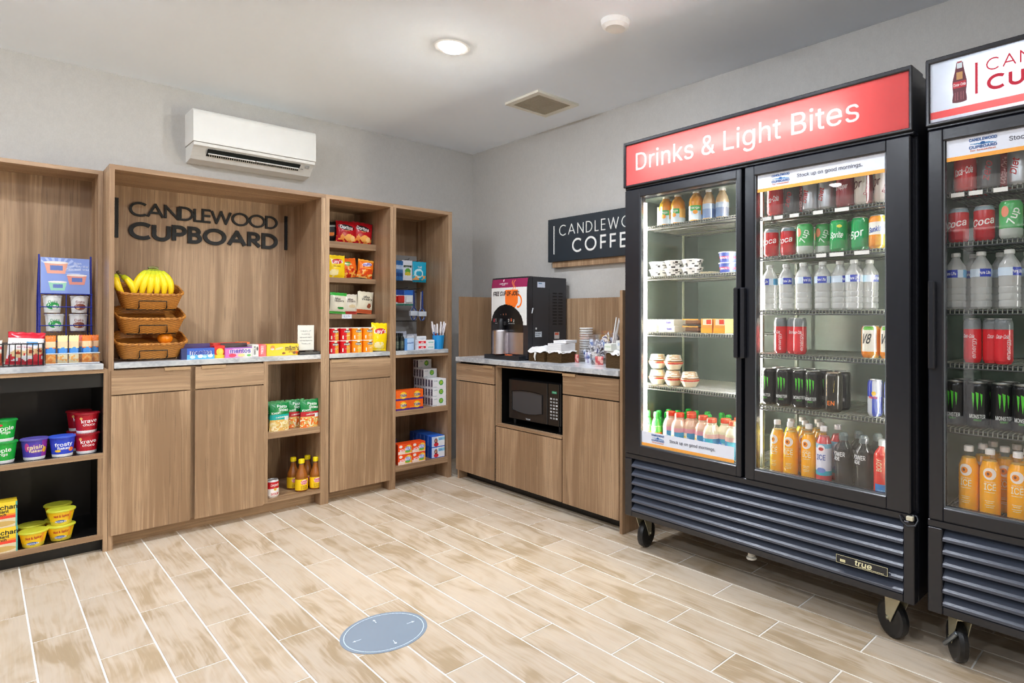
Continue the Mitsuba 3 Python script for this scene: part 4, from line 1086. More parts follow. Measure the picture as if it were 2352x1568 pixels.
# cubby: pasta pouches, dressing bottles, soup can
def pasta(c1, c2, seed):
    return bag(.108, .168, .045, paint('#0f7a3c', (band(.062, .095), c1), (band(0, .062), '#d9b060'), (specks(90, .5, seed, .060), c2), (specks(140, .62, seed + 1, .060), '#f6e8c0'), (rect(.022, .045, .055, .082), '#dfe6ea')),
               ('Pasta', .015, .012, .142, '#eaf3ea', True, {'rot': -6}), ('Sides', .015, .018, .122, '#eaf3ea', True, {'rot': -6}), ('Knorr', .013, -.022, .106, '#f2f6f2', True, {'rot': 6}), ('CHEDDAR', .0075, .0, .080, '#f2f2f0', True, {'rot': 4}), seed=seed, foot=True)
tealp, redp = pasta('#1ba5a0', '#e3cf8c', 11), pasta('#b4242c', '#e8742c', 12)
for pr_, x, y, lab in ((tealp, -1.590, -.435, 'green and teal pasta pouch standing alone in the cubby'), (tealp, -1.598, -.375, 'green and teal pasta pouch hidden behind the front left pouch in the cubby'), (redp, -1.488, -.385, 'rear green and red pasta pouch at the right of the cubby'), (redp, -1.424, -.440, 'front green and red pasta pouch at the right of the cubby')):
    place(pr_, 'pasta_pouch', lab, 'food pouch', at(x, y, .4752, rng.uniform(-3, 3)), 'pasta pouches in the cubby')
def dress_draw(p, S):
    decal(p, 'Sweet', .012, .002, .062, '#c23a6a', S, True, rot=8, wide=.036); decal(p, 'baby', .010, .002, .050, '#c23a6a', S, True, rot=8)
    for z in (.034, .026, .018):
        decal(p, 'dressing', .006, 0, z, '#8a6a10', S, wide=.036)
dressing = bottle([(.028, 0), (.033, .004), (.034, .078), (.030, .098), (.016, .138), (.0125, .158), (.0125, .170)], lambda th, z: np.where((z < .082)[:, None], lin('#8c5418'), np.where((z < .14)[:, None], lin('#9a5a22'), lin('#7a5a48'))), [(.0155, .165), (.0165, .168), (.0165, .186), (.014, .190), (0, .190)], '#f0d80c',
                  label=(.010, .074, .0347, '#f0c818'), draw=dress_draw, step=.02)
dressing[-1][1]; blob(dressing[-1][1], .002, .056, .021, .015, '#f4d4c8', cyl_map(.0347), 16)
for x, y, lab in ((-1.481, -.345, 'rear left sauce bottle with yellow cap in the cubby'), (-1.464, -.432, 'front left sauce bottle with yellow cap in the cubby'), (-1.402, -.352, 'rear right sauce bottle with yellow cap in the cubby'), (-1.4035, -.436, 'front right sauce bottle with yellow cap in the cubby')):
    place(dressing, 'sauce_bottle', lab, 'bottle', at(x + (.02 if y < -.433 else 0), y, .0962, rng.uniform(-12, 8)), 'sauce bottles with yellow caps')
def soup_draw(p, S):
    decal(p, "Campbell's", .014, 0, .073, '#f6f0ee', S, slant=.2, wide=.046); decal(p, 'SOUP', .012, 0, .022, '#b0262e', S, True); blob(p, 0, .048, .008, .008, '#c9a23c', S)
soup = can(.0330, .102, lambda th, z: np.where((z > .05)[:, None] & (z < .088)[:, None], lin('#b81c26'), np.where((z > .088)[:, None], lin('#c9cbcf'), lin('#ece9e6'))), soup_draw, step=.006)
place(soup, 'soup_can', 'red and white soup can at the left of the cubby floor', 'can', at(-1.624, -.440, .0962, 8))

# ================================================================ U3 shelves: chip bags and stacked chip cans
nacho = bag(.136, .142, .052, paint('#a80f1c', (specks(55, .58, 21, .055), '#e08a3c'), (ell(.01, .03, .03, .022), '#e9a858'), (ell(.038, .026, .016, .018), '#f0c684'), (band(.132, .15), '#7a0c16')), ('Doritos', .022, -.005, .098, '#f2eeee', True, {'rot': -8, 'wide': .080}), ('nacho', .008, -.002, .078, '#f0c070'), blobs=[(-.005, .099, .052, .018, '#1a1214', -8)], seed=21)
darkb = bag(.110, .125, .05, paint('#1a1719', (specks(50, .6, 22, .05), '#c26a2c'), (band(.085, .10), '#8c8f8c')), seed=22)
lays = bag(.112, .146, .046, paint('#f2cf1c', (ell(-.02, .03, .03, .020), '#f6e9b0'), (specks(45, .70, 23, .05), '#f6e08c')), ("Lay's", .022, .002, .105, '#f6f0ea', True, {'rot': 6}), ('Classic', .010, .0, .075, '#8c6a10'), blobs=[(.002, .106, .036, .017, '#b3222c', 6), (.002, .106, .030, .013, '#c8303a', 6)], seed=23)
cheesy = bag(.106, .128, .050, paint('#e8661c', (specks(60, .5, 24, .062), '#c2301c'), (specks(80, .62, 25, .07), '#f0a84c'), (ell(-.012, .09, .020, .014), '#5c9a3c')), ('cheese', .011, -.008, .092, '#f4e6b0', True, {'rot': -10}), seed=24)
puffs = bag(.108, .124, .050, paint('#ef7a1c', (specks(60, .48, 26, .062), '#d8481c'), (specks(85, .62, 27, .07), '#f6c06c'), (band(.108, .13), '#f2a83c')), ('puffs', .018, .004, .092, '#4a3a9c', True, {'rot': 10}), blobs=[(.004, .092, .034, .014, '#e6dcf0', 10)], seed=26)
miss1 = bag(.108, .138, .045, paint('#e6e2d0', (band(.118, .14), '#3fae44'), (band(0, .010), '#4fae4c'), (ell(.01, .035, .020, .008), '#2f8a3c')), ("Miss", .012, -.01, .098, '#4a3a34', True, {'slant': .2}), ("Vickie's", .012, 0, .084, '#4a3a34', True, {'slant': .2}), seed=28)
miss2 = bag(.092, .132, .045, paint('#e2dccc', (band(0, .018), '#b8423c'), (ell(.004, .05, .022, .012), '#d8c6a0')), ("Miss", .012, -.005, .098, '#4a3230', True, {'slant': .2}), ("Vickie's", .011, 0, .085, '#4a3230', True, {'slant': .2}), seed=29)
miss3 = bag(.108, .148, .045, paint('#ded8c2', (band(0, .022), '#c9603c'), (ell(.022, .05, .014, .016), '#8a4a30')), ("Miss", .014, .002, .112, '#2e2624', True, {'slant': .2}), ("Vickie's", .014, .006, .096, '#2e2624', True, {'slant': .2}), seed=30)
BAGS = [(darkb, -1.205, -.215, 1.633, -8, 'black snack bag behind the red chip bags on the top tower shelf'), (nacho, -1.130, -.245, 1.633, 0, 'front red tortilla chip bag on the top tower shelf'), (nacho, -1.024, -.235, 1.633, 4, 'right red tortilla chip bag on the top tower shelf'),
        (lays, -1.196, -.250, 1.397, 0, 'small yellow potato chip bag on the second tower shelf'), (cheesy, -1.100, -.228, 1.397, -6, 'middle orange and red snack bag on the second tower shelf'), (puffs, -1.010, -.250, 1.397, 6, 'right bright orange snack bag with blue lettering on the second shelf'),
        (miss1, -1.186, -.250, 1.158, 3, 'cream chip bag with green top on the third tower shelf'), (miss2, -1.102, -.246, 1.158, 0, 'middle cream chip bag with dark red base on the third shelf'), (miss3, -1.012, -.250, 1.158, 5, 'right cream kettle chip bag on the third tower shelf')]
for pr_, x, y, z, tl, lab in BAGS:
    place(pr_, 'chip_bag', lab, 'chip bag', at(x, y, z + .0008 + abs(math.sin(math.radians(tl))) * .055, 0, 1.0, tl), 'chip bags on the tower shelves')
k = thing('price_tag', 'small white price tag clipped to the third tower shelf edge', 'price tag')
part(k, 'tag', MB().box(-1.168, -1.104, -.2795, -.2775, 1.129, 1.158, '#e6eaf2'), 'vc_matte'); part(k, 'lettering', decal(MB(), '$ 1.79', .010, -1.136, 1.1435, '#6a80b8', plane_map(-.2796)), 'vc_matte')
def chip_draw(p, S):
    decal(p, 'Pringles', .011, .004, .056, '#f6f2ea', S, True, rot=4, wide=.036); blob(p, .004, .070, .010, .005, '#e8d8b0', S); decal(p, 'original', .006, .006, .030, '#f6e9c0', S, rot=10)
    patch(p, -.026, -.018, .008, .030, '#d9d4c8', S, 2)
def chipcan(c, c2):
    return [('can_body', MB().lathe([(0, 0), (.0345, 0), (.0350, .002), (.0350, .076)], 22, lambda th, z: np.where((np.abs(th - .3) < .35)[:, None] & (z < .045)[:, None], lin(c2), lin(c)), step=.02), 'vc_gloss'), ('lid', MB().lathe([(.0352, .074), (.0362, .075), (.0362, .0785), (.034, .0797), (0, .0790)], 22, '#e6e4de'), 'vc_semi')] + \
        (lambda p: [('lettering', p, 'vc_semi')])((lambda p: (blob(p, .004, .056, .021, .009, '#2a1c14', cyl_map(.035)), chip_draw(p, cyl_map(.0354)), p)[-1])(MB()))
redcan, orcan = chipcan('#c4141f', '#e2a23c'), chipcan('#f08a14', '#f6c04c')
ORD4 = ('first from left', 'second from left', 'third from left', 'fourth from left')
for i, x in enumerate((-1.288, -1.2155, -1.1435, -1.0715)):
    for n, lv in enumerate(('lower', 'upper')):
        place(redcan if i < 2 else orcan, 'chip_can', f'{"red" if i < 2 else "orange"} short chip can, {ORD4[i]} in the {lv} row of the stack', 'chip can', at(x, -.440, .9142 + n * .0800, rng.uniform(-6, 10)), 'stacked short chip cans')
bigl = bag(.110, .182, .055, paint('#f2d20c', (ell(-.005, .035, .035, .022), '#f6e9b0'), (specks(40, .70, 31, .06), '#f4e070')), ("Lay's", .024, .0, .128, '#f6f0ea', True, {'rot': 4}), blobs=[(0, .129, .036, .019, '#b3222c', 4), (0, .129, .030, .015, '#cc3440', 4)], seed=31)
place(bigl, 'chip_bag', 'tall yellow potato chip bag leaning beside the stacked chip cans', 'chip bag', at(-1.001, -.440, .9190, 0, 1.0, 3))

# ================================================================ U4: hanging packs and toiletries
def peg(x, z):
    return MB().tube([(x, -.034, z), (x, -.22, z + .004), (x, -.228, z + .012)], .002, 5, '#3a3c40')
for i, (x, z) in enumerate(((-.80, 1.548), (-.675, 1.551), (-.585, 1.548), (-.80, 1.345), (-.685, 1.345), (-.580, 1.345))):
    part('shelf_tower', 'hook', peg(x, z), 'vc_semi')
teal = bag(.108, .150, .020, paint('#1aa3c4', (ell(-.012, .062, .036, .032), '#bfe6ee'), (ell(-.010, .060, .024, .020), '#2a9fc0'), (specks(60, .56, 41, .045), '#d99a5a'), (band(0, .012), '#0f7f98')), ('trail', .013, .0, .112, '#e6f6fa', True), ('MIX', .009, .0, .096, '#e6f6fa'), seed=41)
wgp = bag(.080, .145, .018, paint('#dfe3ea', (rect(-.03, .03, .09, .104), '#3a4a3c'), (ell(0, .066, .022, .018), '#5aa03c'), (ell(0, .045, .024, .014), '#c6b83c')), ('herbal', .008, 0, .097, '#dfe3ea', True), seed=42)
bluh = bag(.075, .140, .014, paint('#3c6ea8', (band(.08, .11), '#c6d6ea'), (band(.03, .05), '#1f3f78')), seed=43)
place(teal, 'snack_pouch', 'teal snack pouch hanging at the right end of the upper hooks', 'pouch', at(-.583, -.205, 1.394)); place(wgp, 'snack_pouch', 'white pouch with green leaf hanging left of the teal pouch', 'pouch', at(-.676, -.200, 1.404))
for i in range(4):
    place(bluh, 'snack_pouch', 'blue pouch in the row hanging edge-on left of the white pouch', 'pouch', at(-.738 - .016 * i, -.185 - .008 * i, 1.400, -50), 'blue pouches hanging on the upper hook')
def blister(c1, c2, c3):
    mb = MB().cbox(-.034, .034, -.0012, .0012, 0, .112, .0004, '#e4e8ea'); S = plane_map(-.0013); p = MB()
    patch(p, -.034, .034, .075, .112, c1, S, 1); patch(p, -.034, .034, .0, .012, '#2a6a5a', S, 1)
    return [('card', mb, 'vc_semi'), ('printing', p, 'vc_semi'), ('blister', MB().cbox(-.026, .026, -.014, -.0014, .020, .070, .004, c2), 'vc_gloss')]
med1, med2 = blister('#2a6ac0', '#dfe6e8', 0), blister('#1c3f8c', '#c8281e', 0)
place(med1, 'medicine_card', 'blue and white medicine card hanging in the lower hook row', 'blister pack', at(-.672, -.215, 1.222))
for i in range(3):
    place(med2, 'medicine_card', 'red and blue medicine card in the overlapping row on the lower hook', 'blister pack', at(-.728 - .018 * i, -.205 + .012 * i, 1.222), 'red and blue medicine cards')
cord = MB()
for j in range(3):
    t = np.linspace(0, 2 * PI, 28)
    cord.tube(np.stack([.020 * np.cos(t) + .002 * j, np.full(28, -.004 * j), .050 + .045 * np.sin(t)], 1), .0026, 5, '#2a3f80' if j else '#c9d4e6')
cord.tube([(0, -.004, .09), (.002, -.004, .225)], .003, 5, '#24408c').tube([(.010, -.002, .09), (.008, -.002, .22)], .003, 5, '#1d3472').tube([(-.010, -.002, .09), (-.006, -.002, .215)], .0025, 5, '#c3d0e4')
sleeve = MB().cbox(-.030, .030, -.020, .006, .036, .072, .002, '#cfd6de')
cable = [('cable', cord, 'vc_semi'), ('sleeve', sleeve, 'vc_semi')]
place(cable, 'charging_cable', 'dark blue charging cable in a white sleeve, hanging lowest at the right', 'cable', at(-.572, -.220, 1.108)); place(cable, 'charging_cable', 'dark blue charging cable hanging behind and left of the other one', 'cable', at(-.618, -.180, 1.112))
shamp = bottle([(.013, 0), (.0145, .002), (.0145, .088), (.009, .098)], '#1c211f', capof(.0085, .096, .022), '#101214', label=(.014, .066, .0149, '#2f3a34'), draw=lambda p, S: (patch(p, -.010, .010, .036, .062, '#a9b89a', S, 2), patch(p, -.010, .010, .018, .030, '#8fa088', S, 2)))
for i, (x, y) in enumerate(((-.876, -.452), (-.843, -.454), (-.876, -.414), (-.843, -.416))):
    place(shamp, 'toiletry_bottle', ('front left', 'front right', 'rear left', 'rear right')[i] + ' small black toiletry bottle on the corner tower worktop', 'bottle', at(x, y, .9142), 'small black toiletry bottles')
bl = carton(.050, .080, .036, '#b9d3ee', [(-.025, -.008, 0, .08, '#5a93d0')], [('soap', .010, .006, .05, '#3a5a9c')], side='#4a86c6')
for i, x in enumerate((-.800, -.762)):
    place(bl, 'toiletry_box', ('left', 'right')[i] + ' light blue toiletry box beside the black bottles', 'box', at(x + .0 * i, -.445 + .042 * i, .9142))
wb1 = carton(.074, .092, .04, '#e6e8ea', [(-.03, .0, .05, .056, '#9aa0a8')], [('care', .010, 0, .07, '#8c94a0')]); rw = carton(.060, .034, .05, '#e9e3e3', [(-.030, .024, .010, .026, '#d8323c')], [('aid', .010, -.002, .018, '#f6ecec', True)]); ww = carton(.058, .033, .05, '#e8ebec', [(-.02, .02, .012, .020, '#9cc6c0')])
place(wb1, 'toiletry_box', 'tall white toiletry box behind the red and white boxes', 'box', at(-.672, -.385, .9142))
for n, lv in enumerate(('lower', 'upper')):
    place(rw, 'first_aid_box', f'{lv} small red and white box on the corner tower worktop', 'box', at(-.702, -.450, .9142 + .0345 * n)); place(ww, 'first_aid_box', f'{lv} small white box left of the toothbrush cup', 'box', at(-.640, -.450, .9142 + .0336 * n))
pk = bag(.080, .125, .018, paint('#d3d7de', (band(.095, .13), '#a9adb8'), (band(.0, .012), '#b9bcc4')), ('kit', .012, 0, .07, '#5a5f6a'), seed=44)
pk2 = bag(.076, .105, .018, paint('#e2e2e6', (specks(40, .7, 46), '#a9abb4'), (rect(-.02, .015, .03, .04), '#3a3c44')), seed=46)
place(pk, 'toiletry_pouch', 'grey-white toiletry pouch at the back left of the corner tower worktop', 'pouch', at(-.765, -.290, .9142 + .078 - .078)); place(pk2, 'toiletry_pouch', 'white toiletry pouch with a dark mark behind the blue boxes', 'pouch', at(-.690, -.300, .9142))
k = thing('toothbrush_cup', 'blue plastic cup full of wrapped toothbrushes at the right of the corner worktop', 'cup')
part(k, 'cup', MB().lathe([(0, .0), (.032, 0), (.033, .002), (.042, .096), (.040, .096), (.031, .006), (0, .006)], 22, '#1f8fd0'), 'vc_gloss', at(-.562, -.440, .9142))
for i in range(9):
    a = i * 2.4
    ex, ey = .055 * math.cos(a), .03 * math.sin(a)
    t = thing('toothbrush', 'wrapped white toothbrush fanned out in the blue cup', 'toothbrush', 'wrapped toothbrushes in the blue cup')
    p0, p1 = np.array([-.562 + ex * .3, -.440 + ey * .3, .922]), np.array([-.562 + ex, -.440 + ey, 1.098 + .012 * math.sin(i * 5)])
    part(t, 'wrapper', MB().tube([p0, p0 + (p1 - p0) * .6, p0 + (p1 - p0) * .63, p1], [.004, .004, .0075, .0065], 6, '#e9e4e6'), 'vc_gloss')
    part(t, 'handle', MB().tube([p0 + (p1 - p0) * .45, p0 + (p1 - p0) * .62], .0046, 6, ('#c8505a', '#5a86c8', '#cfd3d8')[i % 3]), 'vc_gloss')

# U4 lower shelves: laundry boxes
tide = carton(.098, .066, .085, '#f0641c', [(-.049, .049, .0, .012, '#4a2a7c'), (-.049, .02, .012, .02, '#f0821c')], [('Tide', .017, .004, .032, '#2c2f8c', True, {'rot': 6})], blobs=[(.004, .033, .024, .024, '#f6c21c'), (.004, .033, .0165, .0165, '#f4e9c8')], side='#e2581a')
for i, x in enumerate((-.843, -.744)):
    for n, lv in enumerate(('lower', 'upper')):
        for q in range(2 if n == 0 else 1):
            place(tide, 'laundry_box', f'{lv} {("left", "right")[i]} orange laundry box of the front four on the corner tower' if q == 0 else f'{("left", "right")[i]} orange laundry box behind the front four', 'box', at(x, -.430 + .09 * q, .5132 + .0664 * n))
wbox = carton(.105, .0635, .036, '#e4e7ea', [(-.052, -.02, .004, .01, '#b9c3cc')], [('pods', .008, -.03, .05, '#8c9aa8')], blobs=[(.012, .036, .017, .019, '#4a9a4c'), (.012, .037, .012, .013, '#c6d63c')], side='#d3d3d8', left=[(-.016, .0, .008, .056, '#3c3448'), (.006, .012, .008, .056, '#8a7f92')])
for q in range(7):
    for n, lv in enumerate(('bottom', 'middle', 'top')):
        if q == 0:
            place(wbox, 'detergent_box', f'{lv} white box with green emblem at the front of the white stack', 'box', at(-.568, -.450, .5132 + .0638 * n))
        else:
            place(wbox, 'detergent_box', 'white box in the rows behind the three front white boxes', 'box', at(-.568, -.450 + .0385 * q, .5132 + .0638 * n), 'white boxes behind the front stack')
for q, n in ((3, 3), (4, 3), (5, 3), (5, 4), (6, 3), (6, 4)):
    place(wbox, 'detergent_box', 'white box piled on top of the white stack towards the back', 'box', at(-.575, -.450 + .0385 * q, .5132 + .0638 * n), 'white boxes on top of the stack')
bounce = carton(.097, .068, .085, '#f0501c', [(-.0485, .0485, 0, .020, '#f0d9c8'), (.0, .0485, .006, .05, '#f0b03c')], [('BOUNCE', .016, .0, .030, '#f4f4fa', True, {'rot': 12, 'wide': .074})], blobs=[(.022, .034, .020, .016, '#8c86d0'), (.02, .018, .018, .009, '#6ab83c'), (-.03, .052, .012, .010, '#f6e6dc'), (.026, .052, .014, .007, '#f6d04c')], side='#d8421a')
for i, x in enumerate((-.826, -.726)):
    for n, lv in enumerate(('lower', 'upper')):
        place(bounce, 'dryer_sheet_box', f'{lv} {("left", "right")[i]} orange dryer sheet box on the lowest corner tower shelf', 'box', at(x, -.430, .1482 + .0684 * n))
blueb = carton(.100, .076, .050, '#1f5fc8', [(-.05, .05, .004, .074, '#e6eaf2'), (-.05, -.01, .004, .074, '#c9d6f0'), (.0, .05, .044, .066, '#8cc6e6')], [('skin', .010, .018, .054, '#4a6ab8')], blobs=[(-.018, .044, .012, .018, '#5a2a2a'), (-.018, .046, .008, .012, '#e6b49c'), (-.016, .018, .018, .014, '#c8283c')], side='#1a4fb4', top='#2a6ad0')
for q in range(6):
    for n, lv in enumerate(('lower', 'upper')):
        place(blueb, 'wipes_box', f'front {lv} blue box with a face picture on the lowest corner shelf' if q == 0 else 'blue box in the rows behind the two front blue boxes', 'box', at(-.572, -.435 + .053 * q, .1482 + .0764 * n), None if q == 0 else 'blue boxes behind the front pair')
purp = carton(.060, .052, .07, '#3a2f5a', [(-.03, .03, .012, .03, '#a8a0b8')], [('gum', .010, 0, .04, '#d9d0e6')])
for n in range(3):
    place(purp, 'purple_box', ('bottom', 'middle', 'top')[n] + ' dark purple box stacked behind the orange dryer sheet boxes', 'box', at(-.862, -.330, .1482 + .0524 * n + (.0 if n < 9 else 0)))

# ================================================================ coffee counter (local x = -y, local y = x)
def cat_(x, y, z, rz=0.0, tilt=0.0):
    return CO @ at(x, y, z, rz, 1.0, tilt)
k = thing('coffee_machine', 'tall black coffee dispenser with a mug poster front on the coffee worktop', 'coffee machine')
ML, MR, MF, MK = .815, 1.222, -.375, -.045
part(k, 'housing', MB().cbox(ML + .008, MR, MF + .035, MK, .868, 1.405, .004, '#2c2d31').cbox(ML + .02, MR - .012, MF + .06, MK - .02, .8605, .869, .002, '#17181a'), 'vc_semi', CO)
side = MB()
for j, y in enumerate((-.150, -.100)):
    for i in range(11):
        z = 1.300 - i * .0205
        side.box(MR - .001, MR + .0012, y - .018, y + .018, z - .005, z + .0035, '#0d0d0f')
part(k, 'side_vents', side, 'vc_matte', CO)
def side_quad(mb, y0, y1, z0, z1, c, o=.0015):
    return mb.raw([[MR + o, y0, z0], [MR + o, y1, z0], [MR + o, y1, z1], [MR + o, y0, z1]], [[0, 1, 2, 3]], c)
for paper, prints in (((-.300, -.235, 1.335, 1.372, '#c6cede'), [(-.290, -.262, 1.358, 1.366, '#6a8ca8')]), ((-.318, -.262, 1.010, 1.045, '#b4bcc4'), [(-.314, -.268, 1.030, 1.034, '#5a646e'), (-.314, -.280, 1.018, 1.022, '#5a646e')]),
                      ((-.315, -.302, 1.060, 1.072, '#c9c9c6'), []), ((-.155, -.110, .995, 1.040, '#b9b4b0'), [(-.150, -.116, 1.020, 1.037, '#c2604c')])):
    st = side_quad(MB(), *paper)
    for q in prints:
        side_quad(st, *q, o=.0018)
    part(k, 'sticker', st, 'vc_semi', CO)
dr_ = MB().box(MR - .001, MR + .0008, -.338, -.336, .872, 1.40, '#121316').box(MR - .001, MR + .0008, -.20, -.198, .872, 1.33, '#18191c')
dr_.tube([(MR + .003, -.345, 1.165), (MR + .005, -.338, 1.20)], .004, 6, '#c9ccd0')
part(k, 'door_seam', dr_, 'vc_semi', CO)
# front: curved black door with poster and an arched recess
def bulge(x):
    u = (x - (ML + MR) / 2) / ((MR - ML) / 2)
    return MF - .012 * (1 - u * u)
FS = lambda x, z, d: np.stack([x, bulge(x) - d + .02 * np.clip((z - 1.3) / .1, 0, 1) ** 2 * .6, z], 1)
dm = MB()
dm.sheet(lambda u, v: tuple(FS(ML + (MR - ML) * u, .868 + .537 * v, np.zeros(len(u))).T), 14, 20, '#232429')
xs = np.linspace(ML, MR, 15)
for z, fl in ((1.405, 0), (.868, 1)):
    f_ = FS(xs, np.full(15, z), np.zeros(15)); b_ = f_.copy(); b_[:, 1] = MF + .036
    dm.raw(np.vstack([f_, b_]), [[j, j + 1, j + 16, j + 15] if not fl else [j + 15, j + 16, j + 1, j] for j in range(14)], '#232429')
for x in (ML, MR):
    zz = np.linspace(.868, 1.405, 12); f_ = FS(np.full(12, x), zz, np.zeros(12)); b_ = f_.copy(); b_[:, 1] = MF + .036
    dm.raw(np.vstack([f_, b_]), [[j, j + 12, j + 13, j + 1] if x == ML else [j + 1, j + 13, j + 12, j] for j in range(11)], '#232429')
part(k, 'door', dm, 'vc_gloss', CO)
po = MB()
def grid(mb, x0, x1, z0, z1, c, keep=None, n=(26, 20), lift=.0006):
    u, v = (a.ravel() for a in np.meshgrid(np.linspace(x0, x1, n[0] + 1), np.linspace(z0, z1, n[1] + 1), indexing='ij'))
    i, j = (a.ravel() for a in np.meshgrid(np.arange(n[0]), np.arange(n[1]), indexing='ij'))
    a = i * (n[1] + 1) + j
    f = np.stack([a, a + n[1] + 1, a + n[1] + 2, a + 1], 1)
    if keep is not None:
        f = f[keep(u[f].mean(1), v[f].mean(1))]
    return mb.raw(FS(u, v, np.full(len(u), lift)), f, c)
AX, AZ, AR, AH = (ML + MR) / 2 - .020, 1.045, .176, .176
inarch = lambda x, z: ((x - AX) / AR) ** 2 + ((np.maximum(z, AZ + .045) - AZ - .045) / (AH - .045)) ** 2 < 1
grid(po, ML + .004, MR - .010, 1.088, 1.338, '#dfdfdc', lambda x, z: ~inarch(x, z), (60, 44)); grid(po, ML + .004, MR - .010, 1.338, 1.400, '#8f2450')
part(k, 'poster', po, 'vc_semi', CO, label='white and purple poster panel with an orange mug')
pm = MB()
mug = lambda x, z: (x > .992 + .25 * np.clip(1.25 - z, 0, .03)) & (x < 1.128 - .95 * np.clip(1.235 - z, 0, .05)) & ~inarch(x, z)
grid(pm, .985, 1.140, 1.160, 1.322, '#f0742a', mug, (60, 60), .0011)
for i in range(24):
    t0, t1 = -1.9 + 3.6 * i / 24, -1.9 + 3.6 * (i + 1) / 24
    P_ = lambda t, r: (1.128 + r * .86 * math.cos(t), 1.247 + r * math.sin(t))
    q = [P_(t0, .033), P_(t0, .046), P_(t1, .046), P_(t1, .033)]
    pm.raw(FS(np.array([a[0] for a in q]), np.array([a[1] for a in q]), np.full(4, .0012)), [[0, 1, 2, 3]], '#f0742a')
for ox in (0, .018):
    for i in range(10):
        z0, z1 = 1.322 + .0065 * i, 1.322 + .0065 * (i + 1)
        sx = lambda z: 1.072 + ox + .010 * math.sin((z - 1.322) * 95 + ox * 40)
        pm.raw(FS(np.array([sx(z0) - .003, sx(z0) + .003, sx(z1) + .003, sx(z1) - .003]), np.array([z0, z0, z1, z1]), np.full(4, .0013)), [[0, 1, 2, 3]], '#f08a3c')
blob(pm, .966, 1.386, .006, .009, '#f0eaf0', FS, 10, lift=.0012)
for t, h, x, z, w_ in (('CANDLEWOOD', .010, .968, 1.364, .098), ('SUITES', .006, .968, 1.354, .034)):
    decal(pm, t, h, x, z, '#efe6ec', FS, wide=w_, lift=.0012)
decal(pm, 'FREE CUP OF JOE!', .027, .992, 1.298, '#2a1a20', FS, True, wide=.290, lift=.0016, slant=.15)
part(k, 'lettering', pm, 'vc_semi', CO)
rc = MB()
grid(rc, AX - AR - .004, AX + AR + .004, 1.040, AZ + AH + .004, '#141416', lambda x, z: ((x - AX) / (AR + .003)) ** 2 + ((np.maximum(z, AZ + .045) - AZ - .045) / (AH - .042)) ** 2 < 1, (50, 40), .0018)
part(k, 'control_panel', rc, 'vc_gloss', CO)
ic = MB()
for x, z, t, c, h in ((.860, 1.118, '0', '#c2404c', .022), (.885, 1.120, '1', '#b9b4b0', .018), (1.035, 1.118, '2', '#c9c4be', .02), (1.062, 1.122, '8', '#d0623c', .02), (1.088, 1.116, '2', '#c9c4be', .018), (.945, 1.158, '-', '#b9b4b0', .012), (.975, 1.160, 'o', '#b06a4c', .012), (1.005, 1.161, 'x', '#b06a4c', .012)):
    decal(ic, t, h, x, z, c, FS, True, lift=.0026)
for x0, x1, z in ((.872, .915, 1.097), (1.030, 1.098, 1.096)):
    patch(ic, x0, x1, z, z + .004, '#8a8c90', FS, 4, lift=.0026)
part(k, 'button_marks', ic, 'vc_semi', CO)
part(k, 'steel_back', MB().sheet(lambda u, v: tuple(np.stack([.862 + .318 * u, bulge(.862 + .318 * u) - .001 - .002 * np.sin(PI * u), .898 + .142 * v], 1).T), 20, 4, '#c9ccd0'), 'steel', CO)
part(k, 'thermos', MB().lathe([(.050, .896), (.056, .898), (.056, 1.046), (.050, 1.056), (.034, 1.058), (0, 1.058)], 26, '#c9ccd0', .985, bulge(.985) - .030), 'steel', CO)
part(k, 'spout', MB().lathe([(.020, 1.050), (.024, 1.06), (.024, 1.105), (.014, 1.130), (0, 1.132)], 16, '#101114', .985, bulge(.985) - .028).cbox(.958, 1.030, bulge(1.0) - .03, bulge(1.0), 1.085, 1.112, .004, '#101114'), 'vc_semi', CO)
dt = MB()
xs = np.linspace(ML - .002, MR - .02, 15); fr = bulge(xs) - .055
poly = Polygon(list(zip(xs, fr)) + [(MR - .02, MF + .02), (ML - .002, MF + .02)])
dt.prism(poly, .8605, .888, '#1d1f23', 'xy')
part(k, 'drip_tray', dt, 'vc_semi', CO)
gl = MB()
for i in range(12):
    x = .865 + i * .026
    gl.box(x, x + .010, bulge(x) - .042, bulge(x) - .006, .888, .890, '#0c0d0f')
for x in (.955, 1.065):
    gl.cbox(x - .024, x + .024, bulge(x) - .040, bulge(x) - .012, .8885, .894, .001, '#e0662a')
part(k, 'drip_grate', gl, 'vc_semi', CO, label='drip grate with two orange cup marks')

k = thing('microwave', 'black countertop microwave inside the coffee cabinet niche', 'microwave')
part(k, 'case', MB().cbox(1.078, 1.577, -.405, -.09, .478, .742, .006, '#131416'), 'vc_gloss', CO)
for x, y in ((1.10, -.38), (1.55, -.38), (1.10, -.13), (1.55, -.13)):
    part(k, 'foot', MB().lathe([(0, .4462), (.012, .4462), (.014, .479)], 10, '#0d0d0e', x, y), 'vc_semi', CO)
part(k, 'door', MB().cbox(1.080, 1.470, -.420, -.4055, .482, .738, .004, '#1b1a1b'), 'vc_gloss', CO)
S = plane_map(-.4202); wn = MB()
xs = np.linspace(1.118, 1.425, 14); zt = .672 - .012 * ((xs - 1.27) / .16) ** 2; zb = .525 + .020 * ((xs - 1.27) / .16) ** 2
wn.raw(np.vstack([S(xs, zb, np.full(14, .0004)), S(xs, zt, np.full(14, .0004))]), [[j, j + 1, j + 15, j + 14] for j in range(13)], '#3a3c40')
part(k, 'window', wn, 'vc_gloss', CO, label='grey viewing window')
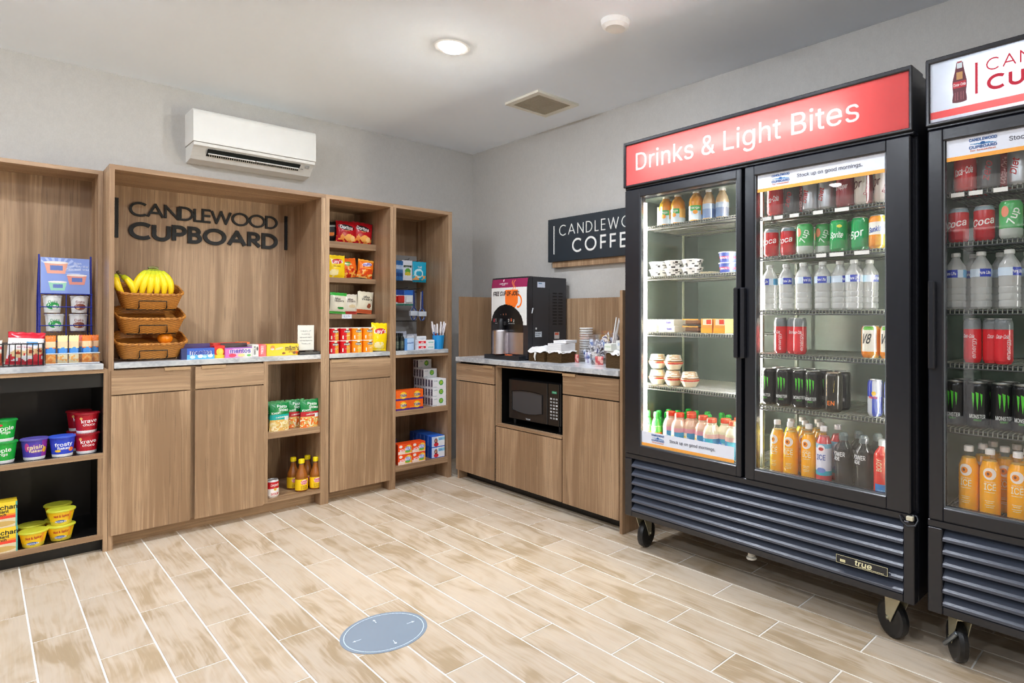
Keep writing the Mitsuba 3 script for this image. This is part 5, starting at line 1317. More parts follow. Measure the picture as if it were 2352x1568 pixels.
part(k, 'window_trim', MB().tube(np.vstack([S(xs, zt, np.full(14, .002)), S(xs[::-1], zb[::-1], np.full(14, .002))]), .003, 5, '#0c0c0d', closed=True), 'vc_gloss', CO)
part(k, 'control_panel', MB().cbox(1.473, 1.575, -.416, -.4055, .482, .738, .003, '#171718'), 'vc_gloss', CO)
S = plane_map(-.4162); bt_ = MB()
for r in range(7):
    for c in range(3):
        zc, xc = .640 - r * .0195, 1.494 + c * .026
        patch(bt_, xc, xc + .018, zc, zc + .011, '#8f9294' if (r + c) % 4 else '#b9bcbe', S, 1)
part(k, 'buttons', bt_, 'vc_semi', CO)
dp = patch(MB(), 1.510, 1.556, .678, .693, '#1f8f6c', S, 1); decal(dp, '12:00', .009, 1.533, .6855, '#bff0d8', S, lift=.0006)
part(k, 'display', dp, 'vc_gloss', CO, label='green clock display'); part(k, 'badge', decal(MB(), 'Whirlpool', .010, 1.285, .496, '#b9bcc0', plane_map(-.4202), wide=.045), 'vc_semi', CO)

def tissue(w, d, h, seed, drape):
    """Crumpled white napkin stuff heaped over a basket and draped over its front."""
    mb = MB()
    def f(u, v):
        x, y = (u - .5) * w, (v - .5) * d
        n = meshkit.noise(np.stack([u * 6, v * 5, u * 0 + seed], -1), seed)
        e = np.clip(np.minimum(np.minimum(u, 1 - u), np.minimum(v, 1 - v)) * 9, 0, 1)
        return x * (1 + .05 * (1 - e)), y * (1 + .06 * (1 - e)), h * (.55 + .45 * n) * (.25 + .75 * e) - (1 - e) * drape * meshkit.noise(np.stack([u * 9, v * 9, u * 0 + 3], -1), seed + 1)
    return mb.sheet(f, 22, 16, '#e6e6e4')
def brown_basket(w, d, h):
    mb = MB(); n = 18
    for i in range(n):
        z0, z1 = h * i / n, h * (i + .92) / n
        o = .0012 * (i % 2)
        mb.cbox(-w / 2 - o, w / 2 + o, -d / 2 - o, d / 2 + o, z0, z1, .0015, '#4a3418' if i % 2 else '#5c4422')
    return mb
BK = [(1.316, -.318, .152, .128, .062, 'small brown woven box of napkins close against the coffee machine', .042), (1.470, -.305, .134, .125, .066, 'large brown woven box heaped with white packets on the coffee worktop', .050), (2.020, -.340, .122, .130, .082, 'brown woven box at the right end of the coffee worktop', .045)]
for i, (x, y, w_, d_, h_, lab, th) in enumerate(BK):
    k = thing('woven_box', lab, 'basket', 'brown woven boxes')
    part(k, 'box', brown_basket(w_, d_, h_), 'vc_matte', cat_(x, y, .8602))
    part(k, 'cloth', tissue(w_ + .004, d_ + .004, .040 if i == 0 else .024, i + 3, .024), 'vc_matte', cat_(x, y, .8602 + h_), label='white cloth draped over the rim')
    if i == 0:
        part(k, 'drape', MB().tube([(0, -d_ / 2 - .006, h_ - .004), (-.004, -d_ / 2 - .010, h_ - .03), (.002, -d_ / 2 - .008, h_ - .055)], [.008, .007, .003], 6, '#e6e2da'), 'vc_matte', cat_(x, y, .8602))
lp = carton(.126, .046, .118, '#e4e4e4', [(-.058, .058, .024, .026, '#c9c9cc'), (-.058, .058, .010, .012, '#cfcfd2'), (-.058, .058, .038, .040, '#cfcfd2')])
place(lp, 'napkin_stack', 'stack of white packets filling the large woven box', 'napkins', cat_(1.470, -.305, .932))
place(carton(.095, .018, .12, '#e6e6e6'), 'napkin_stack', 'loose white packet on top of the large woven box stack', 'napkins', cat_(1.482, -.285, .9795, 14))
wc = carton(.070, .058, .09, '#e2e5e4', [(-.02, .03, .03, .045, '#b9c4d8'), (-.034, .034, 0, .006, '#4a5a68')], [('tea', .012, .008, .038, '#5a78b0')])
place(wc, 'tea_box', 'upright white tea box in the right woven box', 'box', cat_(2.042, -.330, .955)); place(carton(.055, .040, .10, '#e0e6de', [(-.026, .026, .02, .026, '#b9cbb4')]), 'tea_box', 'low pale green box in the right woven box', 'box', cat_(1.984, -.365, .955))
# clear caddy of sugar packets and creamers, with a stack of lids, straws and cups
k = thing('clear_caddy', 'clear plastic caddy of printed sugar packets on the coffee worktop', 'caddy')
cx0, cx1, cy0, cy1 = 1.530, 1.800, -.215, -.060
part(k, 'walls', MB().box(cx0, cx1, cy0, cy0 + .003, .8605, 1.035).box(cx0, cx1, cy1 - .003, cy1, .8605, 1.055).box(cx0, cx0 + .003, cy0 + .003, cy1 - .003, .8605, 1.035).box(cx1 - .003, cx1, cy0 + .003, cy1 - .003, .8605, 1.035).box(1.650, 1.653, cy0 + .003, cy1 - .003, .8605, 1.035).box(cx0 + .003, cx1 - .003, cy0 + .003, cy1 - .003, .8605, .8635), 'clear', CO)
r2 = random.Random(5)
def sachet(c1, c2):
    s_ = bag(.034, .058, .007, paint(c1, (specks(120, .60, r2.randrange(90)), c2)), seed=r2.randrange(90))
    return s_
SA = [sachet('#e6e8f2', '#4a4a78'), sachet('#e9e7ea', '#3a3238'), sachet('#dfe6f4', '#6a86c8'), sachet('#ecebea', '#8c8a98')]
for i in range(46):
    px_, pz = r2.uniform(1.560, 1.770), r2.uniform(0, 1)
    place(SA[r2.randrange(4)], 'sugar_packet', 'small printed sugar packet among many in the clear caddy', 'sugar packet', CO @ T().translate([px_, -.19 + .115 * r2.random(), .866 + .105 * pz * (1.25 if px_ > 1.66 else .8)]).rotate([0, 0, 1], r2.uniform(-40, 40)).rotate([0, 1, 0], r2.uniform(-60, 60)), 'sugar packets in the clear caddy')
lidp = [('lid', MB().lathe([(0, 0), (.036, 0), (.044, .004), (.045, .008), (.042, .010), (.038, .0115), (0, .0115)], 22, '#e4e4e0'), 'vc_semi')]
for i in range(14):
    place(lidp, 'cup_lid', 'white cup lid in the tall stack behind the large woven box', 'cup lid', cat_(1.478, -.100, .8602 + .0155 * i), 'stacked white cup lids')
k = thing('creamer_cup', 'small clear cup of creamers in front of the clear caddy', 'cup')
part(k, 'cup', MB().lathe([(0, 0), (.026, 0), (.034, .062), (.032, .062), (.025, .004), (0, .004)], 18), 'clear', cat_(1.735, -.268, .8602)); part(k, 'print', decal(MB(), 'cream', .012, 0, .034, '#6a7a9c', cyl_map(.031)), 'vc_semi', cat_(1.735, -.268, .8602))
cre = [('cup', MB().lathe([(0, 0), (.012, 0), (.017, .018), (.019, .019), (.018, .020), (0, .020)], 12, '#e6e3e0'), 'vc_semi')]
for i in range(5):
    place(cre, 'creamer', 'tiny creamer tub inside the small clear cup', 'creamer', cat_(1.735 + .010 * math.cos(i * 2.5), -.268 + .010 * math.sin(i * 2.5), .866 + .012 * i, i * 40), 'creamer tubs')
pink = bag(.05, .05, .012, paint('#e8b0a4', (specks(60, .55, 61), '#c85a5a')), seed=61); blues = bag(.05, .066, .010, paint('#e6e9f4', (ell(0, .035, .016, .012), '#7a86b0'), (specks(80, .66, 62), '#a9a2c0')), ('Sugar', .010, 0, .034, '#4a5a90'), seed=62)
place(pink, 'sweetener_packet', 'pink sweetener packet at the left front of the clear caddy', 'sugar packet', cat_(1.565, -.262, .8605, -15)); place(blues, 'sweetener_packet', 'white and blue sweetener packet leaning on the clear caddy front', 'sugar packet', cat_(1.640, -.236, .8605, 5)); place(pink, 'sweetener_packet', 'pink sweetener packet right of the small creamer cup', 'sugar packet', cat_(1.790, -.290, .8605, 30))
k = thing('straw_cup', 'clear cup holding white wrapped straws beside the right woven box', 'cup')
part(k, 'cup', MB().lathe([(0, 0), (.028, 0), (.036, .085), (.034, .085), (.027, .004), (0, .004)], 18), 'clear', cat_(1.850, -.255, .8602))
for i, (dx, dy) in enumerate(((.050, .010), (.058, .024), (.064, -.006), (.070, .016))):
    t = thing('straw', 'white paper-wrapped straw leaning to the right in the clear cup', 'straw', 'wrapped straws in the clear cup')
    part(t, 'wrapper', MB().tube([(1.838 + .004 * i, -.255, .866), (1.838 + dx, -.255 + dy, 1.142 - .006 * i)], .0042, 6, '#eeecec'), 'vc_semi', CO)

# ================================================================ floor sticker
k = thing('floor_sticker', 'round blue-grey floor sticker with a white ring and four arrows', 'floor sticker')
SX, SY, SR = -1.786, -2.199, .148
part(k, 'disc', MB().lathe([(SR, .0004), (SR, .0011), (0, .0011)], 56, '#8694a3'), 'vc_semi', at(SX, SY, 0))
rg = MB(); t = np.linspace(0, 2 * PI, 65)
rg.raw(np.vstack([np.stack([.1335 * np.cos(t), .1335 * np.sin(t), np.full(65, .0013)], 1), np.stack([.1365 * np.cos(t), .1365 * np.sin(t), np.full(65, .0013)], 1)]), [[j, j + 65, j + 66, j + 1] for j in range(64)], '#c9dcf0')
part(k, 'ring', rg, 'vc_matte', at(SX, SY, 0))
for ang in (85, 175, 265, 355):
    a = math.radians(ang); q = MB()
    R_ = lambda r, o: [r * math.cos(a) - o * math.sin(a), r * math.sin(a) + o * math.cos(a), .0013]
    q.raw([R_(.082, -.0012), R_(.104, -.0012), R_(.104, .0012), R_(.082, .0012)], [[0, 1, 2, 3]], '#d9e6f4'); q.raw([R_(.102, -.006), R_(.112, 0), R_(.102, .006)], [[0, 1, 2]], '#d9e6f4')
    part(k, 'arrow', q, 'vc_matte', at(SX, SY, 0))

# ================================================================ cooler contents
def inF(F, a, b, z, rz=0.0, s=1.0):
    return F @ at(a, b, z + .0006, rz, s)
# -- left door of the double cooler
def oj_draw(p, S):
    decal(p, 'Orange', .011, 0, .064, '#f6f4e6', S, True); blob(p, .006, .044, .012, .010, '#f0962c', S)
oj = bottle([(.030, 0), (.0345, .005), (.0350, .075), (.0330, .084), (.0345, .092), (.030, .112), (.018, .128), (.0155, .134)], '#ee9410', capof(.0175, .134, .014), '#e8e2d0', label=(.008, .074, .0354, lambda th, z: np.where((z > .046)[:, None] & (np.abs(th) < .8)[:, None], lin('#38a84c'), np.where((z < .03)[:, None], lin('#dbe9f0'), np.where((th > .8)[:, None], lin('#f0b04c'), lin('#cfe3ee'))))), draw=oj_draw, R=.0358)
juice2 = bottle([(.027, 0), (.0300, .005), (.0300, .085), (.024, .108), (.015, .124), (.0145, .130)], '#c9a06a', capof(.0165, .130, .014), '#ecebe6', label=(.010, .076, .0304, lambda th, z: np.where((z > .05)[:, None], lin('#a9c0d9'), lin('#6f8fc0'))))
for a, b, rz, lab in ((.168, .120, 10, 'orange juice bottle first from left on the left door top shelf'), (.243, .120, -5, 'orange juice bottle second from left on the left door top shelf'), (.356, .115, 20, 'orange juice bottle third from left on the left door top shelf'), (.300, .20, 0, 'orange juice bottle standing behind the second and third ones')):
    place(oj, 'juice_bottle', lab, 'bottle', inF(F1, a, b, ZL[0], rz))
place(juice2, 'juice_bottle', 'blue-labelled white-capped bottle right of the three juice bottles', 'bottle', inF(F1, .425, .12, ZL[0])); place(juice2, 'juice_bottle', 'pale bottle half hidden behind the right frame on the left door top shelf', 'bottle', inF(F1, .492, .13, ZL[0]))
place(carton(.05, .115, .09, '#7d8076', [(-.025, .025, 0, .035, '#c9b9ac'), (-.02, .02, .06, .062, '#a9aca4'), (-.02, .02, .075, .077, '#a9aca4')]), 'leaflet_box', 'grey box at the left end of the left door top shelf', 'box', inF(F1, .070, .22, ZL[0], 25))
cow = drum(.040, .051, .0335, lambda th, z: np.where((meshkit.noise(np.stack([th * 4, z * 190, th * 0], -1), 5) > .72)[:, None], lin('#23262b'), lin('#eae8e2')), '#e4e2dc', .0525, lid_h=.003, step=.005)
for i, a in enumerate((.120, .221, .326)):
    for n, lv in enumerate(('lower', 'upper')):
        place(cow, 'yogurt_cup', f'{lv} white cow-spotted cup, {ORD4[i]} on the second shelf of the left door', 'cup', inF(F1, a, .125, ZL[1] + .0375 * n, 40 * i))
k = thing('paper_plate', 'flat cream lid lying right of the spotted cups on the second shelf', 'plate')
part(k, 'plate', MB().lathe([(0, 0), (.035, 0), (.050, .010), (.052, .011), (.050, .013), (0, .006)], 20, '#d9cfae'), 'vc_semi', inF(F1, .392, .17, ZL[1]))
blup = drum(.036, .0425, .044, lambda th, z: np.where((z > .014)[:, None] & (z < .026)[:, None], lin('#d83a6a'), lin('#3a4cb0')), '#d0d6ea', .0445, [('snack', .009, 0, .020, '#f0eef6', True)], lid_h=.003, step=.006)
for n, lv in enumerate(('lower', 'upper')):
    place(blup, 'snack_cup', f'{lv} blue and pink cup at the right end of the second shelf', 'cup', inF(F1, .524, .13, ZL[1] + .0478 * n))
# third shelf: wrapped sandwiches and cakes
sw1 = carton(.105, .060, .10, '#ece6cf', [(-.05, .05, .030, .034, '#d0c8a0'), (.03, .052, .008, .05, '#b9b48c')]); sw2 = carton(.100, .030, .10, '#e6dcc0', [(-.012, .045, .010, .020, '#e4e0f0')], [('fresh', .009, .016, .015, '#4a3a9c', True)])
meal = carton(.062, .064, .09, '#e6963c', [(-.02, .031, .036, .062, '#e8d2b0'), (.0, .026, .040, .060, '#d8402c'), (-.031, .031, 0, .022, '#f0a42c')])
for a, z, pr_, lab in ((.086, 0, sw1, 'white wrapped sandwich pack nearest the lamp on the third shelf'), (.205, 0, sw2, 'lower cream snack pack with purple print on the third shelf'), (.200, .0305, sw2, 'upper cream snack pack with purple print on the third shelf')):
    place(pr_, 'sandwich_pack', lab, 'packet', inF(F1, a, .13, ZL[2] + z))
cakeb = [('tray', MB().cbox(-.045, .045, -.045, .045, 0, .004, .001, '#2a1c12'), 'vc_semi'), ('cake', MB().cbox(-.038, .038, -.038, .038, .0042, .026, .004, '#7a4a22'), 'vc_semi'), ('cover', MB().cbox(-.046, .046, -.046, .046, .0045, .032, .006), 'clear'), ('band', MB().box(-.0465, .0465, -.0468, -.0462, .024, .030, '#e0963c'), 'vc_semi')]
for n, lv in enumerate(('lower', 'upper')):
    place(cakeb, 'cake_box', f'{lv} clear box of brown cake on the third shelf of the left door', 'cake', inF(F1, .345, .13, ZL[2] + .0335 * n))
for a, lab in ((.440, 'left orange snack box at the right of the third shelf'), (.510, 'right orange snack box at the right of the third shelf')):
    place(meal, 'snack_box', lab, 'box', inF(F1, a, .125, ZL[2]))
parf = [('cup', MB().lathe([(0, 0), (.030, 0), (.046, .030), (.047, .034)], 22, lambda th, z: np.where((z > .026)[:, None], lin('#c8322c'), lin('#ecdcb8')), step=.004), 'vc_semi'), ('filling', MB().lathe([(.0455, .034), (.044, .037), (0, .040)], 22, '#d9804c'), 'vc_semi'),
        ('dome', MB().lathe([(.050, .034), (.051, .036), (.047, .040), (.036, .073), (.033, .075), (0, .075)], 22), 'clear'), ('granola', MB().lathe([(.041, .041), (.033, .068), (0, .070)], 16, lambda th, z: np.where((meshkit.noise(np.stack([th * 7, z * 260, th * 0], -1), 8) > .5)[:, None], lin('#f0e4cc'), lin('#d9b184')), step=.006), 'vc_matte')]
for a, n, lab in ((.110, 0, 'lower parfait cup of the left pair on the fourth shelf'), (.110, 1, 'upper parfait cup of the left pair on the fourth shelf'), (.211, 0, 'lower parfait cup of the right pair on the fourth shelf'), (.213, 1, 'upper parfait cup of the right pair on the fourth shelf'), (.303, 0, 'single parfait cup right of the pairs on the fourth shelf')):
    place(parf, 'parfait_cup', lab, 'parfait', inF(F1, a, .125 + (.01 if a > .3 else 0), ZL[3] + .0768 * n))
sport = bottle([(.024, 0), (.0270, .004), (.0270, .060), (.0235, .070), (.0245, .100), (.018, .122), (.0125, .128)], lambda th, z: np.where((z > .088)[:, None], lin('#2fae3c'), lin('#f0f0ea')), [(.016, .128), (.0165, .150), (.012, .158), (0, .158)], '#2cb23c', label=(.030, .088, .0274, lambda th, z: np.where((z < .058)[:, None], lin('#e8641c'), lin('#3aa83c'))), draw=lambda p, S: blob(p, 0, .072, .012, .011, '#dfeadf', S), R=.0280, step=.01)
sport2 = bottle([(.022, 0), (.0255, .004), (.0255, .095), (.017, .118), (.0125, .124)], '#3c8f4a', [(.0155, .124), (.0155, .146), (.011, .152), (0, .152)], '#22a83a')
for i, (a, b) in enumerate(((.060, .105), (.118, .108), (.172, .150))):
    place(sport, 'sports_drink', f'orange-labelled bottle with green cap, {ORD4[i]} at the bottom left of the cooler', 'bottle', inF(F1, a, b, ZL[4], 8))
for a, b in ((.075, .175), (.130, .175), (.085, .24), (.145, .24), (.205, .215), (.262, .225), (.215, .30), (.278, .31), (.33, .25), (.35, .33), (.41, .30), (.47, .34), (.15, .32)):
    place(sport2, 'drink_bottle', 'green-capped bottle in the rows behind the red-capped milk bottles', 'bottle', inF(F1, a, b, ZL[4]), 'green-capped bottles at the back')
def milk(body, sh, lc):
    def dd(p, S):
        blob(p, -.012, .045, .012, .018, '#f0c83c' if sh else '#2a7ac8', S); blob(p, .010, .040, .010, .014, '#1f6ab8', S); decal(p, 'milk', .012, -.004, .052, '#f4f4f2', S, True)
    return bottle([(.030, 0), (.0345, .005), (.0345, .092), (.0335, .100), (.0325, .104), (.027, .118), (.0205, .126), (.0205, .133), (.0185, .135)], body, [(.0205, .135), (.0210, .137), (.0205, .150), (.019, .152), (0, .152)], '#e0402c', label=(.006, .092, .0350, lc), draw=dd, R=.0354)
ms = milk('#d3a88f', 1, lambda th, z: np.where((z > .07)[:, None], lin('#d8909c'), np.where((th < -.3)[:, None], lin('#e8d9c0'), lin('#2a86b4'))))
mw = milk('#ddd0aa', 0, lambda th, z: np.where((z > .074)[:, None], lin('#e0b0a0'), np.where((np.abs(th) < .5)[:, None], lin('#1f9fb4'), lin('#2a78a8'))))
for pr_, a, b, h, lab in ((ms, .213, .105, 0, 'pinkish milk bottle with red cap, first from left'), (ms, .272, .095, 0, 'pinkish milk bottle with red cap, second from left'), (ms, .293, .160, 0, 'pinkish milk bottle with red cap, standing behind the second'), (ms, .330, .115, 0, 'pinkish milk bottle with red cap, third from left in front'), (ms, .400, .110, 0, 'tan milk bottle with a dark blue sleeve and red cap'),
                          (mw, .470, .080, 0, 'cream milk bottle with red cap, front of the right group'), (mw, .522, .115, 0, 'cream milk bottle with red cap, second in the right group'), (mw, .552, .175, 0, 'cream milk bottle with red cap, rear of the right group'), (mw, .585, .085, 0, 'cream milk bottle partly hidden by the right door frame')):
    place(pr_, 'milk_bottle', lab, 'bottle', inF(F1, a, b, ZL[4], rng.uniform(-10, 15), 1.12))
pb = bag(.15, .15, .07, paint('#6f8f7c', (specks(40, .6, 71), '#a9b8a4'), (specks(60, .7, 72), '#c9d0bc')), seed=71)
place(pb, 'salad_bag', 'crumpled clear green salad bag behind the right milk bottles', 'bag', inF(F1, .515, .33, ZL[4] + .075)); place(carton(.16, .073, .10, '#3a4a40'), 'salad_box', 'dark green box under the salad bag', 'box', inF(F1, .515, .33, ZL[4]))

# -- right door, repeated in the single cooler
def script(t, c, rot=80, h=.020, wide=None, x=.0, z=.06):
    return lambda p, S: decal(p, t, h, x, z, c, S, True, rot=rot, wide=wide, slant=.25)
def twice(*fs):
    return lambda p, S: [f(p, S) for f in fs]
cola = can(.033, .122, lambda th, z: np.where((z > .104)[:, None], lin('#b9302f'), lin('#cf1f25')), script('Coca-Cola', '#f6ecea', 12, .022, .058, .002, .066), step=.03)
colad = can(.033, .122, '#8c1a22', script('Coca-Cola', '#d9a0a0', 80, .020, .085)); dark = can(.033, .122, '#4a4c4e', script('zero', '#a83a40', 80, .022))
silver = can(.033, .122, '#c9ced2', script('Diet', '#b8242c', 80, .020, x=-.012), mat='vc_metal'); pepper = can(.033, .122, '#8f1f2a', script('Dr Pepper', '#f0dede', 6, .018, .050, .0, .075))
dietp = can(.033, .122, lambda th, z: np.where((th > .4)[:, None], lin('#8c3238'), lin('#d9cfc0')), twice(script('Dr', '#5a3030', 10, .026, None, -.018, .075), script('Pepper', '#8c2a34', 80, .016, .06, .020)), step=.03)
seven = can(.0330, .122, lambda th, z: np.where((z < .02)[:, None], lin('#cfd6cc'), lin('#45a85a')), lambda p, S: (blob(p, -.014, .085, .012, .018, '#e08a6a', S), decal(p, '7up', .022, .010, .070, '#e9f0e6', S, True, rot=70)), step=.02)
lime = can(.0330, .122, '#0f9a4c', twice(script('Sprite', '#eef6ee', 0, .022, .050, .0, .062), lambda p, S: blob(p, .012, .095, .010, .006, '#e6e04c', S)))
limes = can(.0310, .122, '#0f9a50', script('Spr', '#eef6ee', 14, .026, None, 0, .060)); orsoda = can(.0330, .122, lambda th, z: np.where((z > .05)[:, None] & (z < .092)[:, None], lin('#f0ece0'), lin('#ef8a14')), script('Sunkist', '#2a4a9c', 8, .018, .052, .0, .070), step=.01)
colas = can(.0310, .115, lambda th, z: np.where((z > .094)[:, None], lin('#8fa0a8'), lin('#c4262c')), script('Coca', '#f4e9e6', 10, .022, None, 0, .062), step=.03)
def water_draw(p, S):
    decal(p, 'Pure Life', .010, -.004, .1175, '#f2f4fb', S, True, wide=.036)
water = [('bottle', MB().lathe([(0, 0), (.026, 0), (.0305, .006), (.0305, .022), (.0285, .026), (.0305, .030), (.0305, .044), (.0285, .048), (.0305, .052), (.0305, .066), (.0288, .070), (.0308, .076), (.0308, .098), (.0315, .104), (.0315, .130), (.029, .142), (.016, .164), (.0128, .170), (.0128, .174)], 20), 'water'), ('cap', MB().lathe(capof(.0148, .1745, .0135), 16, '#e4e6e2'), 'vc_semi'),
         ('wrapper', MB().lathe([(.0313, .104), (.0319, .104), (.0319, .130), (.0313, .130)], 22, lambda th, z: np.where((np.abs(th + .2) < .55)[:, None], lin('#3a4ab0'), np.where((th > 1.0)[:, None], lin('#5aa6cf'), lin('#cfe0ee'))), step=.01), 'vc_semi'), ('lettering', (lambda p: (water_draw(p, cyl_map(.0322)), p)[1])(MB()), 'vc_semi')]
slim = can(.0265, .146, lambda th, z: np.where((z > .100)[:, None], lin('#7d8486'), lin('#d8333a')), twice(script('Coca-Cola', '#f0dede', 0, .012, .036, -.002, .088), script('energy', '#f0c0c0', 90, .012, .07, .014, .05)), step=.02)
veg = can(.0330, .118, lambda th, z: np.where((z < .022)[:, None], lin('#e8801c'), np.where((z > .100)[:, None] & (np.abs(th) < .6)[:, None], lin('#5aae2c'), np.where((np.abs(th) > .95)[:, None], lin('#ee9420'), lin('#ece6d4')))), script('V8', '#26282a', 0, .034, .034, -.002, .070), step=.01)
def claw(p, S, c):
    for x, w_, z0, z1 in ((-.013, .004, .066, .118), (-.001, .0045, .058, .120), (.011, .0035, .070, .116)):
        p.raw(S(np.array([x - w_, x + w_, x + w_ * .8, x + w_ * .15, x - w_ * .5]), np.array([z1, z1 - .004, (z0 + z1) / 2, z0, (z0 + z1) / 2]), np.full(5, .0004)), [[0, 4, 3], [0, 3, 2], [0, 2, 1]], c)
energy = can(.0330, .150, '#17191b', lambda p, S: (claw(p, S, '#55c83a'), decal(p, 'MONSTER', .012, -.001, .040, '#e2e4e2', S, True, wide=.048), decal(p, 'ENERGY', .006, .0, .028, '#5aae4a', S, wide=.022)), lidc='#b9bcb8')
energy2 = can(.0330, .150, '#1c1b18', lambda p, S: (p.raw(S(np.array([-.016, .014, .018, -.014]), np.array([.060, .075, .120, .125]), np.full(4, .0003)), [[0, 1, 2, 3]], '#e6c85a'), decal(p, 'EN', .016, .004, .034, '#e8762c', S, True), blob(p, .0, .09, .005, .012, '#1c1b18', S, lift=.0006)), lidc='#b9a894')
bull = can(.0265, .134, lambda th, z: np.where(((z > .066) ^ (np.sin(th * 2 + .6) > 0))[:, None], lin('#2f46b4'), lin('#c9cdd4')), lambda p, S: (decal(p, 'Red Bull', .009, 0, .070, '#d8283a', S, True, wide=.036), blob(p, 0, .084, .008, .008, '#f0c030', S)), step=.006, n=28)
ICEP = [(.026, 0), (.0300, .005), (.0300, .135), (.0285, .150), (.020, .175), (.0135, .188), (.0130, .196)]
def ice_draw(tc, oc):
    def f(p, S):
        blob(p, .000, .138, .0195, .0195, '#f2e6d8', S, 20); blob(p, -.003, .137, .0105, .0105, oc, S, 14, lift=.0006); blob(p, -.004, .138, .004, .005, '#7a3a1c', S, 8, lift=.0009)
        decal(p, 'ICE', .020, .001, .096, tc, S, True, wide=.034); decal(p, 'sparkling', .006, .001, .112, tc, S, wide=.030)
        for z, w_ in ((.078, .030), (.050, .026), (.044, .020), (.036, .028), (.030, .022)):
            patch(p, -w_ / 2, w_ / 2, z, z + .0018, tc, S, 4)
    return f
ice = bottle(ICEP[:5] + [(.0195, .176), (0, .176)], lambda th, z: np.where((z > .160)[:, None], lin('#f7c04c'), lin('#ffae00')), capof(.0145, .196, .018), '#ece8e2', neck=[(.0200, .175), (.0135, .188), (.0130, .196)], draw=ice_draw('#f6e6b8', '#f08a14'), R=.0301, step=.03)
icep = bottle(ICEP[:5] + [(.0195, .176), (0, .176)], '#cf4a50', capof(.0145, .196, .018), '#ece6e6', neck=[(.0200, .175), (.0135, .188), (.0130, .196)], label=(.028, .150, .0303, lambda th, z: np.where((z > .130)[:, None], lin('#7fb8d0'), np.where((z < .040)[:, None], lin('#36b4c4'), lin('#e4e4f0')))),
              draw=lambda p, S: (blob(p, 0, .130, .016, .016, '#f0e6ea', S), blob(p, 0, .130, .010, .007, '#c23a3a', S, lift=.0006), decal(p, 'ICE', .020, 0, .098, '#5a6aa8', S, True, wide=.034), blob(p, 0, .048, .018, .010, '#6a86c8', S)), R=.0306)
power = bottle([(.028, 0), (.0325, .006), (.0310, .020), (.0325, .034), (.0310, .048), (.0325, .062), (.0310, .076), (.0330, .086), (.0330, .138), (.028, .150), (.0165, .166), (.0150, .172)], '#2f3638', [(.0175, .172), (.0180, .190), (.012, .200), (0, .200)], '#5a6a6c', 'dark_liquid', label=(.090, .136, .0335, '#1f2226'), draw=lambda p, S: (decal(p, 'POWER', .016, 0, .122, '#e9eaec', S, True, wide=.050), decal(p, 'ADE', .013, -.008, .104, '#e9eaec', S, True, wide=.028)), R=.0337)
redb = bottle([(.030, 0), (.0340, .006), (.0340, .138), (.028, .152), (.0165, .168), (.0155, .174)], '#dc2a26', [(.0175, .174), (.0175, .192), (.014, .196), (0, .196)], '#c9d0cc', label=(.080, .135, .0344, '#e23028'), draw=lambda p, S: (decal(p, 'BODY', .018, -.004, .108, '#f0d0a8', S, True, rot=90, wide=.045), patch(p, -.020, .022, .004, .040, '#2a86c8', S, 4), patch(p, -.012, .016, .016, .020, '#7fc0e6', S, 4)), R=.0347)
sausage = carton(.12, .085, .10, '#3c6a58', [(-.06, .06, .05, .085, '#6a9c84'), (-.06, .0, 0, .03, '#7a3a34')])

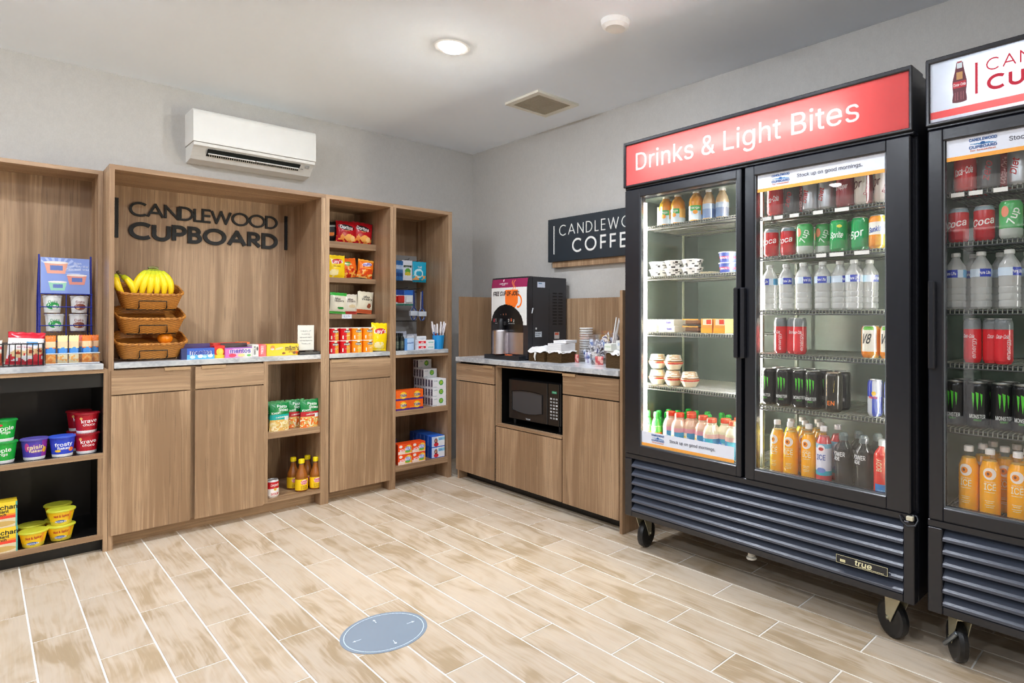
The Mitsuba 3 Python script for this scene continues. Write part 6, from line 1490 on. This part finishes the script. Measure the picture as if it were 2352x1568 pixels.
CAN6 = 'on the top shelf behind'
def fill(F, dx, door, grp, amax):
    """Everything behind the cola door; dx shifts it along the front; only what lies left of amax is stocked."""
    R = []
    def add(pr_, name, cat, a, b, z, lab, rz=0, g=None):
        if a + dx < amax:
            place(pr_, name, f'{lab} {door}', cat, inF(F, a + dx, b, z, rz), (g + ' ' + grp) if g else None)
    z = ZR[0]
    for pr_, a, b, lab in ((cola, .781, .095, 'bright red cola can, leftmost on the top shelf'), (dark, .846, .115, 'dark grey can second from left on the top shelf'), (colad, .885, .150, 'dark red can set back on the top shelf'), (silver, .934, .105, 'left silver can on the top shelf'), (colad, .969, .165, 'dark red can between the silver cans, set back'),
                           (silver, 1.003, .105, 'right silver can on the top shelf'), (pepper, 1.080, .095, 'maroon can with script on the top shelf'), (dietp, 1.152, .095, 'white and maroon can on the top shelf'), (dietp, 1.225, .10, 'white and maroon can at the right end of the top shelf')):
        add(pr_, 'drink_can', 'can', a, b, z, lab, rng.uniform(-8, 8))
    for j, (pr_, a) in enumerate(((cola, .781), (silver, .934), (silver, 1.003), (pepper, 1.080), (dietp, 1.152))):
        add(pr_, 'drink_can', 'can', a, .24, z, 'can in the second row of the top shelf', 0, 'second-row cans on the top shelf')
    z = ZR[1]
    for pr_, a, b, lab in ((colas, .760, .100, 'red cola can leftmost on the second shelf'), (colas, .835, .105, 'red cola can second on the second shelf'), (seven, .912, .098, 'left pale green can on the second shelf'), (seven, .968, .150, 'pale green can set back on the second shelf'), (lime, 1.054, .098, 'bright green can on the second shelf'), (lime, 1.090, .165, 'bright green can set back on the second shelf'), (limes, 1.137, .098, 'slimmer green can next to the orange one'), (orsoda, 1.205, .098, 'orange soda can on the second shelf')):
        add(pr_, 'drink_can', 'can', a, b, z, lab, rng.uniform(-8, 8))
    for pr_, a in ((seven, .912), (lime, 1.054), (orsoda, 1.205)):
        add(pr_, 'drink_can', 'can', a, .25, z, 'can in the second row of the second shelf', 0, 'second-row cans on the second shelf')
    z = ZR[2]
    for i, (a, b) in enumerate(((.750, .105), (.826, .105), (.910, .090), (.985, .105), (1.050, .115), (1.113, .100), (1.152, .150))):
        add(water, 'water_bottle', 'water bottle', a, b, z, ('first', 'second', 'third', 'fourth', 'fifth', 'sixth', 'seventh')[i] + ' clear water bottle from left', (-8, 40, 60, 20, 75, 30, 70)[i])
    for i, a in enumerate((.785, .865, .945, 1.02, 1.09)):
        add(water, 'water_bottle', 'water bottle', a, .185, z, 'clear water bottle in the second row', 30 * i, 'second-row water bottles')
    z = ZR[3]
    for a, b, rz, lab in ((.800, .105, -10, 'left tall red slim can'), (.854, .115, 30, 'middle tall red slim can'), (.892, .095, 8, 'right tall red slim can')):
        add(slim, 'drink_can', 'can', a, b, z, lab, rz)
    for a, lab in ((1.176, 'left white vegetable juice can'), (1.244, 'right white vegetable juice can')):
        add(veg, 'drink_can', 'can', a, .10, z, lab)
    z = ZR[4]
    for i, (a, b) in enumerate(((.751, .100), (.816, .102), (.884, .112), (.945, .105), (.960, .175), (.75, .175), (.82, .178), (.89, .185))):
        front = i < 4
        add(energy, 'drink_can', 'can', a, b, z, (ORD4[i] + ' black energy can with green claw marks') if front else 'black energy can in the second row', (-4, 12, 22, 6)[i % 4], None if front else 'second-row black energy cans')
    add(energy2, 'drink_can', 'can', 1.034, .095, z, 'black energy can with a yellow flag'); add(energy, 'drink_can', 'can', 1.034, .170, z, 'black energy can behind the yellow-flag one')
    add(bull, 'drink_can', 'can', 1.192, .10, z, 'left slim blue and silver can', 10); add(bull, 'drink_can', 'can', 1.252, .10, z, 'right slim blue and silver can', 25)
    z = ZR[5]
    for i, (a, b) in enumerate(((.790, .098), (.854, .090), (.930, .098), (.815, .165), (.880, .165), (.945, .168), (.83, .235), (.90, .235))):
        front = i < 3
        add(ice, 'drink_bottle', 'bottle', a, b, z, (ORD4[i] + ' orange sparkling water bottle') if front else 'orange sparkling water bottle in the rows behind', (-6, 10, 4)[i % 3], None if front else 'rear orange bottles')
    add(icep, 'drink_bottle', 'bottle', .996, .092, z, 'front pink sparkling water bottle with white wrap', 4); add(icep, 'drink_bottle', 'bottle', 1.020, .165, z, 'rear pink sparkling water bottle with white wrap', 20)
    for a, b, lab in ((1.074, .095, 'left dark sports drink bottle'), (1.154, .090, 'right dark sports drink bottle'), (1.10, .170, 'left rear dark sports drink bottle'), (1.175, .168, 'right rear dark sports drink bottle')):
        add(power, 'drink_bottle', 'bottle', a, b, z, lab, -12)
    add(redb, 'drink_bottle', 'bottle', 1.228, .085, z, 'bright red drink bottle at the right')
fill(F1, 0.0, 'behind the right door', 'behind the right door', 9)
fill(F2, -.690, 'in the right-hand cooler', 'in the right-hand cooler', .42)
